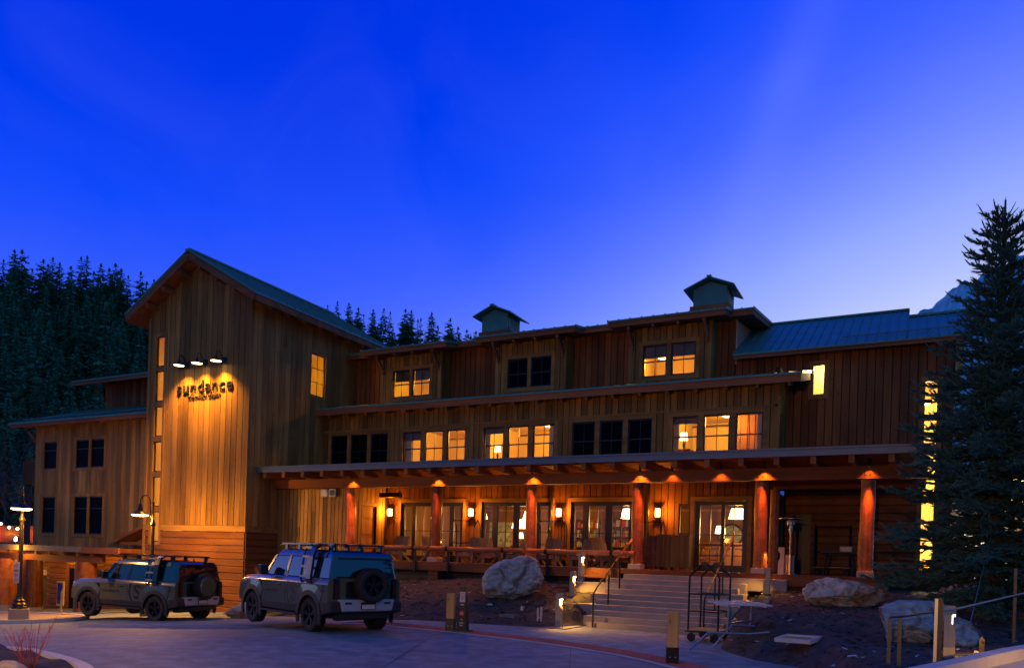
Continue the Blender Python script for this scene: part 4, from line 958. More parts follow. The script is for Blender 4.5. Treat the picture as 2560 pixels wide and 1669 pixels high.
# heater
h = thing('patio_heater', 'copper mushroom patio heater in the dark end of the porch', 'patio heater', (-3.27, 24.6, DZ))
mb = MB(); mb.lathe([(0, 0), (.17, 0), (.17, .05), (.14, .06), (.14, .58), (.12, .6), (0, .6)], n=24); mb.build('gas_housing', COPPER, h, smooth=True)
mb = MB(); mb.tube([(0, 0, .6), (0, 0, 1.5)], .03, 12); mb.build('pole', COPPER, h, smooth=True)
mb = MB(); mb.lathe([(0, 1.3), (.055, 1.3), (.055, 1.48), (.11, 1.5), (.12, 1.62), (.1, 1.66), (0, 1.66)], n=18); mb.build('burner', STEEL, h, smooth=True)
mb = MB(); mb.lathe([(0, 1.76), (.1, 1.75), (.36, 1.69), (.36, 1.675), (.1, 1.71), (0, 1.71)], n=28); mb.build('reflector', COPPER, h, smooth=True)
mb = MB()
for a in range(3): q = a*2.1; mb.tube([(.08*math.cos(q), .08*math.sin(q), 1.64), (.1*math.cos(q), .1*math.sin(q), 1.73)], .008, 5)
mb.build('stay', STEEL, h)
# dark trestle table by the last column
t = thing('porch_table', 'dark folding table with pale boxes by the last log column', 'table', (-1.95, 25.2, DZ))
mb = MB(); mb.box((-.5, -.3, .7), (.5, .3, .74)); mb.build('tabletop', PLASTIC, t)
for x in (-.42, .42):
    mb = MB(); mb.bar((x, -.26, 0), (x-.1*x/abs(x), .2, .7), .04, .04); mb.bar((x, .26, 0), (x-.1*x/abs(x), -.2, .7), .04, .04); mb.build('leg', PLASTIC, t)
bit('storage_box', (-1.75, 25.1, DZ+.741), 'pale box standing on the dark porch table', 'box', lambda m: (m.box((-.16, -.12, 0), (.16, .12, .12)), m.box((-.17, -.13, .12), (.17, .13, .15))), PALEW)
# sconces
SC = [(-19.1, 'lit box lantern by the porch end door'), (-15.25, 'lit box lantern between the first and second glazed doors'), (-11.52, 'lit box lantern between the second and third glazed doors'), (-7.8, 'lit box lantern above the slatted cabinet end')]
for x, l in SC:
    s = thing('wall_lantern', l, 'wall lantern', (x, 25.97, 3.58), group='porch wall lanterns')
    mb = MB(); mb.box((-.07, -.03, -.18), (.07, 0, .18)); mb.build('backplate', BRONZE, s)
    mb = MB()
    for a in (-.085, .085):
        for b in (-.16, -.03): mb.box((a-.008, b-.008, -.165), (a+.008, b+.008, .165))
    mb.box((-.095, -.17, .165), (.095, -.02, .18)); mb.box((-.095, -.17, -.18), (.095, -.02, -.165)); mb.build('cage', BRONZE, s)
    mb = MB(); mb.box((-.072, -.148, -.13), (.072, -.04, .15)); mb.build('glass', LENS, s)
    lamp('POINT', (0, -.24, .03), 135, (1, .31, .02), s, .06)
# small cylinder downlights in front of each column, three on longer stems
DL = [(-18.72, 0), (-14.93, 0), (-11.19, 0), (-7.51, 1), (-6.5, 1), (-5.05, 1), (-3.82, 1), (-1.08, 0)]
DN = ['first', 'second', 'third', 'fourth', 'cabinet', 'main door', 'fifth', 'last']
for (x, st), nm in zip(DL, DN):
    d = thing('canopy_downlight', f'small cylinder downlight under the canopy by the {nm} log column' if nm not in ('cabinet', 'main door') else f'small stemmed cylinder downlight under the canopy before the {nm}', 'downlight', (x, 22.9, 4.9), group='canopy downlights')
    mb = MB()
    if st: mb.tube([(0, 0, 0), (0, 0, -.08)], .015, 6)
    mb.lathe([(0, -.05), (.035, -.05), (.042, -.06), (.042, -.27), (.034, -.27), (.034, -.25), (0, -.25)], n=14); mb.build('housing', BLACK, d, smooth=True)
    mb = MB(); mb.lathe([(0, -.262), (.033, -.262), (.033, -.255), (0, -.255)], n=12); mb.build('lens', LENS, d)
    lamp('SPOT', (0, 0, -.285), 170 if nm not in ('cabinet', 'main door', 'last') else 45, WARMER, d, .04, (0, .06, -3), 112, .55)
    if nm not in ('cabinet', 'main door'): lamp('SPOT', (0, 0, -.29), 820, WARMER, d, .03, (0, .42, -3), 30, 1)
# flood lamp box on the pale wall
f = thing('wall_floodlight', 'boxy twin floodlight fixed on the pale boards under the canopy', 'floodlight', (-20.1, 23.36, 4.16))
for x in (-.2, .2):
    mb = MB(); mb.box((x-.17, -.16, -.15), (x+.17, 0, .15)); a = mb.build('housing', STEEL, f, bevel=.01)
    mb = MB(); mb.box((x-.12, -.17, -.1), (x+.12, -.161, .1)); mb.build('lens', WHITEP if x < 0 else PLASTIC, a)
# dark speaker hung in the porch corner
f = thing('porch_heater_bar', 'dark heater bar hung under the porch ceiling near the end door', 'heater', (-18.6, 25.2, 4.25))
mb = MB(); mb.box((-.5, -.1, -.1), (.5, .1, .08)); mb.build('housing', BLACK, f, bevel=.02)
mb = MB(); mb.box((-.46, -.07, -.112), (.46, .07, -.102)); mb.build('grille', BRONZE, f)
for x in (-.4, .4):
    mb = MB(); mb.tube([(x, 0, .08), (x, 0, .6)], .012, 6); mb.build('hanger', BLACK, f)

# ------------------------------------------------------------------ sign and its lamps
sg = thing('wall_sign', 'dark raised lettering on the tower boards below three lamps', 'sign', (-25.3, 21.6, 8.1), world=True)
text('lettering', 'sundance', .66, .022, DECAL, facing((-25.28, 21.635, 8.12), (1, 0, 0)), sg, 3.12, .003)
text('small_lettering', 'MOUNTAIN RESORT', .13, .015, DECAL, facing((-25.27, 21.64, 7.88), (1, 0, 0)), sg, 1.85, .002)
mb = MB()
for i in range(8):
    u = -26.6+i*.37; mb.tube([(u, 21.7, 8.3), (u, 21.64, 8.3)], .01, 5)
mb.build('standoff', DECAL, sg)
for x, l in ((-26.31, 'gooseneck lamp over the sign, end next to the stair windows'), (-25.27, 'gooseneck lamp over the middle of the sign'), (-24.21, 'gooseneck lamp over the sign, end next to the tower corner')):
    g = thing('gooseneck_lamp', l, 'sign lamp', (x, 21.67, 9.28), group='gooseneck lamps over the sign')
    mb = MB(); mb.lathe([(0, -.03), (.13, -.03), (.13, 0), (0, 0)], n=18, axis='y'); mb.build('wall_plate', BLACK, g)
    mb = MB(); mb.tube([(0, 0, 0), (0, -.1, .04), (0, -.2, .2), (0, -.3, .3), (0, -.4, .27), (0, -.43, .17), (0, -.43, .06)], .016, 8); mb.build('arm', BLACK, g, smooth=True)
    mb = MB(); mb.lathe([(.04, .08), (.045, .0), (.09, -.06), (.22, -.13), (.225, -.145), (.215, -.14), (.09, -.07), (.0, -.04)], (0, -.43, 0), 24); mb.build('shade', BLACK, g, smooth=True)
    mb = MB(); mb.lathe([(0, -.134), (.2, -.134), (.21, -.13), (0, -.13)], (0, -.43, 0), 24); mb.build('lens', BULB, g)
    lamp('SPOT', (0, -.43, -.165), 1500, WARM, g, .1, (0, -.36, -3), 112, 1)

# ------------------------------------------------------------------ street lamps
def street_lamp(loc, rz, label, power=900, sign=False):
    """arm reaches towards local -x; the footing is a concrete block"""
    s = thing('street_lamp', label, 'street lamp', loc, rz, 'gooseneck street lamps')
    mb = MB(); mb.box((-.27, -.27, -.1), (.27, .27, .52)); mb.build('footing', STEPC, s, bevel=.015)
    mb = MB(); mb.lathe([(.22, .52), (.22, .56), (.19, .6), (.2, .66), (.15, .72), (.16, .78), (.1, .84), (.085, .95), (.08, 1.0)], n=20); mb.build('base_casting', BRONZE, s, smooth=True)
    mb = MB(); mb.tube([(0, 0, .95), (0, 0, 3.3)], [.07, .058], 14); mb.lathe([(.058, 3.22), (.085, 3.25), (.085, 3.33), (.06, 3.37), (.03, 3.5), (.03, 4.1), (.045, 4.12), (.0, 4.16)], n=14); mb.build('pole', BRONZE, s, smooth=True)
    mb = MB(); pts = [(-.03, 0, 3.45)]+[(-.25+.22*math.cos(a), 0, 4.15+.22*math.sin(a)) for a in [math.pi*k/10 for k in range(0, 11)]]+[(-.47, 0, 4.02)]
    pts = [(-.02, 0, 3.5), (-.1, 0, 3.6), (-.12, 0, 3.9)]+[(-.29+.17*math.cos(a), 0, 4.13+.2*math.sin(a)) for a in [math.pi*k/9 for k in range(10)]]+[(-.47, 0, 4.0)]
    mb.tube(pts, .02, 8); mb.tube([(0, 0, 4.05), (-.12, 0, 4.05)], .014, 6); mb.build('arm', BRONZE, s, smooth=True)
    mb = MB(); mb.lathe([(0, 4.02), (.05, 4.02), (.06, 3.9), (.085, 3.86), (.095, 3.76), (.17, 3.72), (.3, 3.64), (.31, 3.625), (.29, 3.63), (.15, 3.69), (0, 3.7)], (-.47, 0, 0), 26); mb.build('shade', BRONZE, s, smooth=True)
    mb = MB(); mb.lathe([(.285, 3.628), (.27, 3.595), (.2, 3.575), (0, 3.57)], (-.47, 0, 0), 26); mb.build('lens', BULB, s, smooth=True)
    lamp('POINT', (-.47, 0, 3.5), power, WARM, s, .12)
    if sign:
        Z = Matrix.Rotation(-rz, 4, 'Z')
        q = lambda p: tuple((Z @ Vector(p)))
        cx, cz = -.03, 1.55
        mb = MB(); fr = [q((cx+x, y, z)) for y in (-.11, -.1) for x, z in ((-.15, 1.32), (.15, 1.32), (.15, 1.98), (-.15, 1.98))]
        mb.hexa([fr[0], fr[1], fr[5], fr[4], fr[3], fr[2], fr[6], fr[7]]); pl = mb.build('sign_plate', WHITEP, s)
        for i, (tx, sz) in enumerate((('NO', .13), ('PARKING', .1), ('FIRE', .11), ('LANE', .11))):
            text('sign_lettering', tx, sz, .002, REDP, Matrix.Rotation(-rz, 4, 'Z') @ facing((cx, -.113, 1.83-i*.145), (1, 0, 0)), pl, .24 if i == 1 else None)
    return s
street_lamp((-24.3, 18.75, Gp(-24.3)+.0), PHI+rad(4), 'gooseneck street lamp rising behind the roof of the dark spare cover car', 1300)
street_lamp((-24.75, 14.4, Gp(-24.75)+.02-.1), rad(147), 'gooseneck street lamp with a white and red parking sign on its pole', 330, True)
street_lamp((-10.6, 3.4, -.05), PHI+rad(180), 'gooseneck street lamp beside the planter with the red shrub', 520)

street_lamp((-.5, -22, 0), PHI+rad(200), 'added unseen street lamp far behind the viewpoint for warm front fill', 6800)  # lamp added out of view, overly strong, to fill the fronts with warm light

# ------------------------------------------------------------------ cars
def suv(loc, rz, label, cover):
    c = thing('parked_car', label, 'car', loc, rz, 'parked boxy off roaders')
    # body side outline (x forward from the rear axle, z up) with arches cut out
    def arc(cx, r, a0, a1, n=10): return [(cx+r*math.cos(rad(a0+(a1-a0)*k/n)), .39+r*math.sin(rad(a0+(a1-a0)*k/n))) for k in range(n+1)]
    low = [(-.84, .62)]+[(-.52, .52)]+arc(0, .5, 165, 8)+[(.62, .44), (2.4, .44)]+arc(3.02, .5, 172, 12)+[(3.6, .5), (3.82, .58)]
    up = [(3.86, .95), (3.8, 1.1), (3.55, 1.19), (2.55, 1.27), (-.86, 1.27)]
    poly = low+up; n = len(poly); nl = len(low)
    def ring(y, inset, dz): return [(x, y, z-(dz if i >= nl else 0)-0) if i < nl else (x-(inset if x > 3 else (-inset*.3 if x < -.5 else 0)), y, z-dz) for i, (x, z) in enumerate(poly)]
    ys = [(-.97, 0, .15), (-.955, 0, .06), (-.9, .0, .0)]
    rings = [ring(-.965, .05, .15), ring(-.945, .03, .05), ring(-.88, 0, 0), ring(.88, 0, 0), ring(.945, .03, .05), ring(.965, .05, .15)]
    mb = MB(); vs = [v for r in rings for v in r]; fs = []
    for k in range(5): fs += [(k*n+i, k*n+(i+1) % n, (k+1)*n+(i+1) % n, (k+1)*n+i) for i in range(n)]
    mb.add(vs, fs); mb.add(rings[0], [tuple(range(n-1, -1, -1))]); mb.add(rings[5], [tuple(range(n))])
    mb.build('body', PAINT, c, smooth=True)
    # inner dark box closes the arches
    mb = MB(); mb.box((-.8, -.72, .35), (3.7, .72, .9)); mb.build('underbody', PLASTIC, c)
    # cabin
    def lvl(z, x0, x1, y, r=.1):
        out = []
        for cx_, cy_2, a0 in ((x1-r*1.2, -y+r, -90), (x1-r*1.2, y-r, 0), (x0+r, y-r, 90), (x0+r, -y+r, 180)):
            for k in range(5): t = rad(a0+90*k/4); out.append((cx_+r*(1.2 if a0 in (-90, 0) else 1)*math.cos(t), cy_2+r*math.sin(t), z))
        return out
    L0 = [lvl(1.27, -.85, 2.42, .9), lvl(1.72, -.8, 2.03, .815), lvl(1.8, -.77, 1.95, .79), lvl(1.86, -.71, 1.86, .75), lvl(1.895, -.6, 1.74, .68, .12)]; K = len(L0[0])
    mb = MB(); vs = [v for l in L0 for v in l]; fs = [(k*K+i, k*K+(i+1) % K, (k+1)*K+(i+1) % K, (k+1)*K+i) for k in range(4) for i in range(K)]+[tuple(range(4*K, 5*K))]
    mb.add(vs, fs); mb.build('cabin', CARG, c)
    # painted roof front and side rails over the glass
    mb = MB(); yy = lambda z: .9-(z-1.27)*.235
    top = [lvl(1.75, .35, 2.02, .822), lvl(1.81, .34, 1.96, .8), lvl(1.875, .33, 1.87, .757), lvl(1.912, .33, 1.74, .69, .12)]
    vs = [v for l in top for v in l]; mb.add(vs, [(k*K+i, k*K+(i+1) % K, (k+1)*K+(i+1) % K, (k+1)*K+i) for k in range(3) for i in range(K)]+[tuple(range(3*K, 4*K))]); mb.build('roof', PAINT, c)
    for s in (-1, 1):
        mb = MB(); mb.hexa([(-.5, s*.83, 1.735), (.34, s*.83, 1.735), (.34, s*.8, 1.735), (-.5, s*.8, 1.735), (-.5, s*.79, 1.845), (.34, s*.79, 1.845), (.34, s*.74, 1.85), (-.5, s*.74, 1.85)]); mb.build('roof_rail', PAINTB, c)
    mb = MB()
    for s in (-1, 1):
        for x0, x1 in ((2.4, 1.97), (1.28, 1.2), (.36, .34)): mb.hexa([(x0-.05, s*.912, 1.25), (x0+.05, s*.912, 1.25), (x0+.05, s*.85, 1.25), (x0-.05, s*.85, 1.25), (x1-.05, s*.822, 1.76), (x1+.05, s*.822, 1.76), (x1+.05, s*.76, 1.76), (x1-.05, s*.76, 1.76)])
    mb.build('pillar', PAINTB, c)
    # flares, sills, bumpers
    for s in (-1, 1):
        for cx in (0, 3.02):
            mb = MB(); a = arc(cx, .47, 200, -20, 14); b = arc(cx, .585, 200, -20, 14); m_ = len(a)
            vs = [(x, s*.95, z) for x, z in a]+[(x, s*1.0, z) for x, z in a]+[(x, s*.99, z) for x, z in b]+[(x, s*.95, z) for x, z in b]
            mb.add(vs, [(k*m_+i, k*m_+i+1, ((k+1) % 4)*m_+i+1, ((k+1) % 4)*m_+i) for k in range(4) for i in range(m_-1)]+[(0, m_, 2*m_, 3*m_), (m_-1, 2*m_-1, 3*m_-1, 4*m_-1)]); mb.build('wheel_arch', PLASTIC, c, smooth=True)
            mb = MB(); a = arc(cx, .57, 150, 15, 12); b = arc(cx, .78, 140, 28, 12); m_ = len(a)     # painted haunch over the flare
            vs = [(x, s*.985, z) for x, z in a]+[(x, s*.975, min(z, 1.1)) for x, z in b]+[(x, s*.93, min(z, 1.13)) for x, z in b]+[(x, s*.93, z) for x, z in a]
            mb.add(vs, [(k*m_+i, k*m_+i+1, ((k+1) % 4)*m_+i+1, ((k+1) % 4)*m_+i) for k in range(4) for i in range(m_-1)]+[(0, m_, 2*m_, 3*m_), (m_-1, 2*m_-1, 3*m_-1, 4*m_-1)]); mb.build('fender', PAINT, c, smooth=True)
        mb = MB(); mb.hexa([(.5, s*.97, .44), (2.52, s*.97, .44), (2.52, s*.9, .44), (.5, s*.9, .44), (.5, s*.982, .6), (2.52, s*.982, .6), (2.52, s*.9, .6), (.5, s*.9, .6)]); mb.box((.55, min(s*.9, s*1.03), .36), (2.48, max(s*.9, s*1.03), .405)); mb.build('side_sill', PLASTIC, c)
        mb = MB()
        for x in (2.47, 1.22):
            mb.box((x-.006, min(s*.955, s*.968), .62), (x+.006, max(s*.955, s*.968), 1.12))
        mb.box((2.5, min(s*.96, s*.975), .78), (2.66, max(s*.96, s*.975), 1.1)); mb.build('door_seam', BLACK, c)
        for x in (1.42, .42):
            mb = MB(); mb.box((x, min(s*.96, s*.985), 1.03), (x+.2, max(s*.96, s*.985), 1.06)); mb.build('door_handle', PLASTIC, c, bevel=.008)
        mb = MB(); mb.box((2.05, min(s*.94, s*1.17), 1.25), (2.17, max(s*.94, s*1.17), 1.29)); mb.box((2.03, min(s*1.0, s*1.2), 1.27), (2.2, max(s*1.0, s*1.2), 1.5)); mb.build('mirror', PAINTB, c, bevel=.03)
        mb = MB(); mb.box((-.9, min(s*.72, s*.83), .8), (-.83, max(s*.72, s*.83), 1.26)); tl = mb.build('tail_light', BLACK, c)
        mb = MB()
        for z in (.9, 1.03): mb.box((-.912, min(s*.735, s*.815), z), (-.899, max(s*.735, s*.815), z+.09))
        mb.build('lens', TAIL, tl)
        mb = MB()
        for z in (.98, 1.08): mb.lathe([(0, .012), (.035, .012), (.04, 0)], (-.62, s*.965, z), 12, axis='y') if s > 0 else mb.lathe([(0, -.012), (.035, -.012), (.04, 0)], (-.62, s*.965, z), 12, axis='y')
        mb.build('side_marker', BLACK, c)
        mb = MB(); mb.lathe([(0, .03), (.11, .03), (.11, 0)], (3.82, s*.68, 1.0), 16, axis='x'); mb.build('headlight', SILVER, c)
    mb = MB(); mb.hexa([(-.96, -.95, .5), (-.6, -.99, .42), (-.6, .99, .42), (-.96, .95, .5), (-.96, -.95, .75), (-.6, -.985, .75), (-.6, .985, .75), (-.96, .95, .75)]); bp = mb.build('rear_bumper', PLASTIC, c, bevel=.03)
    mb = MB(); mb.hexa([(-1.0, -.66, .53), (-.9, -.66, .5), (-.9, .66, .5), (-1.0, .66, .53), (-1.0, -.72, .79), (-.84, -.74, .8), (-.84, .74, .8), (-1.0, .72, .79)]); sp_ = mb.build('bumper_panel', SILVER, bp, bevel=.02)
    mb = MB()
    for y in (-.52, .52): mb.box((-1.012, y-.08, .69), (-1.0, y+.08, .735))
    mb.build('tow_slot', BLACK, bp)
    mb = MB()
    for y in (-.86, .86): mb.box((-.972, y-.07, .62), (-.958, y+.07, .64))
    mb.build('reflector', TAIL, bp)
    mb = MB(); mb.box((-1.02, -.19, .565), (-1.005, .19, .735), 0); mb.box((-1.024, -.17, .58), (-1.02, .17, .68), 1); mb.box((-1.024, -.17, .685), (-1.02, .17, .72), 2); mb.build('number_plate', [BLACK, WHITEP, BRONZE], c)
    mb = MB(); mb.hexa([(3.55, -.9, .42), (3.95, -.8, .48), (3.95, .8, .48), (3.55, .9, .42), (3.55, -.95, .85), (3.95, -.85, .82), (3.95, .85, .82), (3.55, .95, .85)]); mb.build('front_bumper', PLASTIC, c, bevel=.03)
    mb = MB(); mb.box((-.5, -.5, .28), (-.3, .5, .36)); mb.tube([(-.75, -.6, .4), (-.75, .6, .4)], .05, 8); mb.build('exhaust', PLASTIC, c)
    mb = MB()
    for y in (-.7, .7): mb.box((-.868, y-.008, .8), (-.858, y+.008, 1.26))
    mb.build('tailgate_seam', BLACK, c)
    mb = MB()
    for z0, z1, y0 in ((1.27, 1.31, .76), (1.7, 1.74, .7)): mb.box((-.862+.1*(z0-1.27), -y0, z0), (-.84+.1*(z0-1.27), y0, z1))
    mb.build('rear_window_frame', PAINTB, c)
    mb = MB(); mb.box((-.885, .22, .82), (-.86, .5, 1.2)); mb.tube([(-.9, .5, .95), (-.93, .5, 1.0), (-.93, .5, 1.15), (-.9, .5, 1.18)], .012, 6); mb.build('tailgate_handle', BLACK, c)
    # wheels
    def wheel(nm, ctr, axis, r=.39, w_=.27, sgn=1, par=c):
        mb = MB(); q = w_/2
        prof = [(r*.62, -q*.8), (r*.72, -q), (r*.93, -q*.95), (r, -q*.7), (r, q*.7), (r*.93, q*.95), (r*.72, q), (r*.62, q*.8), (r*.62, -q*.8)]
        mb.lathe(prof, ctr, 32, axis=axis)
        for k in range(32):                          # tread blocks
            a = 2*math.pi*k/32
            for qq in (-.6, 0, .6):
                d = (math.cos(a), math.sin(a)); cc = Vector(ctr)
                off_ = Vector((d[0]*r, qq*q, d[1]*r)) if axis == 'y' else Vector((qq*q, d[0]*r, d[1]*r))
                t_ = Vector((-d[1]*.027, 0, d[0]*.027)) if axis == 'y' else Vector((0, -d[1]*.027, d[0]*.027)); ax = Vector((0, q*.22, 0)) if axis == 'y' else Vector((q*.22, 0, 0)); up_ = off_-(Vector((0, off_.y, 0)) if axis == 'y' else Vector((off_.x, 0, 0))); up_ = up_.normalized()*.012
                b = cc+off_; mb.add([b-t_-ax+up_, b+t_-ax+up_, b+t_+ax+up_, b-t_+ax+up_, b-t_-ax, b+t_-ax, b+t_+ax, b-t_+ax], [(0, 1, 2, 3), (0, 1, 5, 4), (1, 2, 6, 5), (2, 3, 7, 6), (3, 0, 4, 7)])
        wh = mb.build(nm, TYRE, par, smooth=True)
        mb = MB(); e = sgn*q*.55
        P = (lambda a, rr, o: (ctr[0]+rr*math.cos(a), ctr[1]+o, ctr[2]+rr*math.sin(a))) if axis == 'y' else (lambda a, rr, o: (ctr[0]+o, ctr[1]+rr*math.cos(a), ctr[2]+rr*math.sin(a)))
        mb.lathe([(0, e*.2), (r*.64, e*.2)], ctr, 24, axis=axis); mb.lathe([(r*.58, e*.2), (r*.6, e*1.6), (r*.65, e*1.65)], ctr, 28, axis=axis); mb.lathe([(0, e*1.35), (r*.14, e*1.3), (r*.17, e*.5)], ctr, 16, axis=axis)
        for k in range(5):
            a = 2*math.pi*k/5+.3
            for da in (-.16, .16):
                p0, p1 = P(a+da*.6, r*.12, e*1.15), P(a+da, r*.6, e*1.35); mb.bar(p0, p1, .045, .03, up=(0, 1, 0) if axis == 'y' else (1, 0, 0))
        mb.build('rim', RIM, wh)
        return wh
    for cx in (0, 3.02):
        for s in (-1, 1): wheel('wheel', (cx, s*.84, .39), 'y', sgn=s)
    sw = wheel('spare_wheel', (-1.02, -.06, 1.12), 'x', .39, .25, -1)
    if cover:
        mb = MB(); mb.lathe([(.0, -.16), (.29, -.155), (.32, -.12), (.325, .0)], (-1.02, -.06, 1.12), 30, axis='x'); k_ = mb.build('spare_cover', PAINT, sw, smooth=True)
        k_['label'] = 'painted cover over the spare wheel'
    # roof rack and side ladder
    mb = MB(); mb.box((-.55, -.68, 2.02), (2.0, -.62, 2.06)); mb.box((-.55, .62, 2.02), (2.0, .68, 2.06))
    for k in range(18): x = -.55+k*.147; mb.box((x, -.62, 2.03), (x+.1, .62, 2.055))
    mb.hexa([(1.95, -.68, 2.02), (2.25, -.6, 1.99), (2.25, .6, 1.99), (1.95, .68, 2.02), (1.95, -.68, 2.06), (2.25, -.6, 2.0), (2.25, .6, 2.0), (1.95, .68, 2.06)])
    rk = mb.build('roof_rack', PAINTB, c)
    mb = MB()
    for s in (-1, 1):
        for x in (-.4, .5, 1.1, 1.75): mb.box((x-.06, s*.66-.025, 1.85), (x+.06, s*.66+.025, 2.02))
    mb.build('rack_foot', PAINTB, rk)
    mb = MB()
    pth = [(.0, .72, 2.02), (0, .86, 1.95), (0, .93, 1.75), (0, 1.0, 1.22), (0, .965, 1.14)]
    mb.tube([(.36+x, y, z) for x, y, z in pth], .025, 8)
    for (x0, y0, z0), (x1, y1, z1) in zip(pth, pth[1:]): mb.bar((-.02, y0, z0), (-.02, y1, z1), .2, .06, up=(0, 1, 0))
    ld_ = mb.build('side_ladder', PAINTB, c, smooth=True)
    mb = MB()
    for z in (1.93, 1.72, 1.49, 1.26): y = .93+(1.75-z)*.13 if z < 1.8 else .87; mb.box((.06, y-.03, z), (.37, y+.03, z+.045))
    mb.build('rung', SILVER, ld_)
    mb = MB(); mb.lathe([(0, 0), (.03, 0), (.015, .09), (0, .1)], (-.35, -.2, 1.89), 8); mb.build('aerial', PAINTB, c)
    # door decal: a large letter in a broken ring, small word on the front door
    for s in (-1, 1):
        mb = MB(); cx, cz, r0, r1 = .72, .9, .36, .43
        for k in range(40):
            a, b = 2*math.pi*k/40, 2*math.pi*(k+1)/40
            q = [(cx-r*math.cos(t), cz+r*math.sin(t)) for r, t in ((r0, a), (r1, a), (r1, b), (r0, b))]
            if any(z > 1.17 or z < .58 or x < .53 for x, z in q): continue
            mb.quad(*[(x, s*.9685, z) for x, z in q])
        d = mb.build('ring_decal', DECAL, c)
        text('letter_decal', 'S', .62, .001, DECAL, facing((.78, s*.9695, .68), (-s, 0, 0)), d, .3, .012)
        text('word_decal', 'sundance', .15, .001, DECAL, facing((1.95, s*.9695, .84), (-s, 0, 0)), c, .72, .002)
    return c
suv((-12.0, 14.6, -.01), rad(160.2), 'olive off roader with a bare spare wheel, nearer of the two parked cars', False)
suv((-20.85, 17.15, Gp(-20.85)-.02), rad(183), 'olive off roader with a painted spare wheel cover, parked before the tower', True)

# ------------------------------------------------------------------ boulders
def boulder(loc, dim, rot, seed, label, m, cuts=7, sub=5, sharp=.0):
    import bmesh
    bm = bmesh.new(); bmesh.ops.create_icosphere(bm, subdivisions=sub+1, radius=1)
    rr = random.Random(seed); planes = []
    for k in range(cuts):
        nrm = Vector((rr.gauss(0, 1), rr.gauss(0, 1), rr.gauss(0, .8))).normalized(); planes.append((nrm, rr.uniform(.62, .92)))
    o_ = Vector((seed*3.1, seed*1.7, seed))
    for v in bm.verts:
        p = v.co.copy()
        for nrm, d in planes:
            e = p.dot(nrm)-d
            if e > 0: p -= nrm*e
        p += p.normalized()*(.1*noise.noise(p*1.3+o_)-.12*abs(noise.noise(p*2.4+o_))-.08*abs(noise.noise(p*5.5+o_))-.05*abs(noise.noise(p*11+o_))+.025*noise.noise(p*24+o_))
        v.co = Vector((p.x*dim[0]/2, p.y*dim[1]/2, p.z*dim[2]/2))
    me = bpy.data.meshes.new('boulder'); bm.to_mesh(me); bm.free(); me.polygons.foreach_set('use_smooth', [True]*len(me.polygons)); me.materials.append(m)
    o = bpy.data.objects.new('boulder', me); COL.objects.link(o); o.location = loc; o.rotation_euler = rot; return tag(o, label, 'boulder')
boulder((-10.85, 21.1, 1.22), (2.05, 1.5, 1.38), (rad(4), rad(-20), rad(20)), 3, 'large rounded blue grey boulder on the bank before the log rail', ROCK3, 8)
boulder((-1.42, 20.95, 1.2), (2.15, 1.3, .98), (rad(2), rad(2), rad(28)), 8, 'long pale angular boulder with rusty underside below the last log column', ROCK2, 11)
boulder((.2, 16.1, .8), (2.1, 1.3, 1.05), (0, rad(3), rad(20)), 12, 'big flat topped boulder behind the lit post and ramp railing', ROCK3, 9)
boulder((1.35, 23.3, 1.3), (1.7, 1.1, .8), (0, 0, rad(25)), 17, 'dim boulder under the spruce branches', ROCK, 8)
boulder((-19.2, 18.25, -.15), (1.25, .8, .62), (0, rad(-8), rad(10)), 21, 'lit tan boulder at the kerb between the two cars', ROCK2, 9, 3)
boulder((-10.6, 6.05, .1), (.5, .4, .3), (0, 0, .4), 25, 'small pale stone at the foot of the red twig shrub', ROCK, 7, 3)

# ------------------------------------------------------------------ shrubs, kerbs at the edges
def kerbline(name, pts, w_, z0, z1, m=KERB):
    mb = MB(); n = len(pts); L_, R_ = [], []
    for i, p in enumerate(pts):
        d = (Vector(pts[min(i+1, n-1)])-Vector(pts[max(i-1, 0)])).normalized(); nn = Vector((-d.y, d.x))*w_/2; L_.append(Vector(p)+nn); R_.append(Vector(p)-nn)
    vs = [(q.x, q.y, Gp(q.x)+z) for q, z in [(q, z) for S, z in ((L_, z0), (R_, z0), (R_, z1), (L_, z1)) for q in S]]
    mb.add(vs, [(k*n+i, k*n+i+1, ((k+1) % 4)*n+i+1, ((k+1) % 4)*n+i) for k in range(4) for i in range(n-1)]+[(0, n, 2*n, 3*n), (n-1, 2*n-1, 3*n-1, 4*n-1)], 0, .5)
    return tag(mb.build(name, m), kind='structure')
def smoothline(pts, sub=5):
    P = [Vector(p) for p in pts]; out = []
    for i in range(len(P)-1):
        a, b, c, d = P[max(i-1, 0)], P[i], P[i+1], P[min(i+2, len(P)-1)]
        for k in range(sub):
            t = k/sub; out.append(tuple(.5*((2*b)+(c-a)*t+(2*a-5*b+4*c-d)*t*t+(3*b-a-3*c+d)*t**3)))
    return out+[tuple(P[-1])]
pk = smoothline([(-17, 8.2), (-15, 7.85), (-13.4, 7.58), (-12.06, 7.38), (-10.9, 7.12), (-9.95, 6.72), (-9.3, 6.1), (-8.9, 5.2), (-8.8, 4.2)])
kerbline('planter_kerb', pk, .17, -.05, .13)
mb = MB(); mb.add([(x, y-.05, .1+.03*math.sin(x*5)) for x, y in pk]+[(x-.5-(.0 if x < -10 else .6), 3, .1) for x, y in pk], [(i, i+1, len(pk)+i+1, len(pk)+i) for i in range(len(pk)-1)], 0, .5); tag(mb.build('planter_soil', SOIL), kind='structure')
pi_ = smoothline([(-34, 16.2), (-30, 15.3), (-27, 14.3), (-25.2, 13.75), (-24.0, 13.9), (-23.4, 14.6), (-23.7, 15.6), (-25, 16.8), (-27.5, 17.6), (-31, 18.4), (-36, 19)])
kerbline('island_kerb', pi_, .17, -.05, .12)
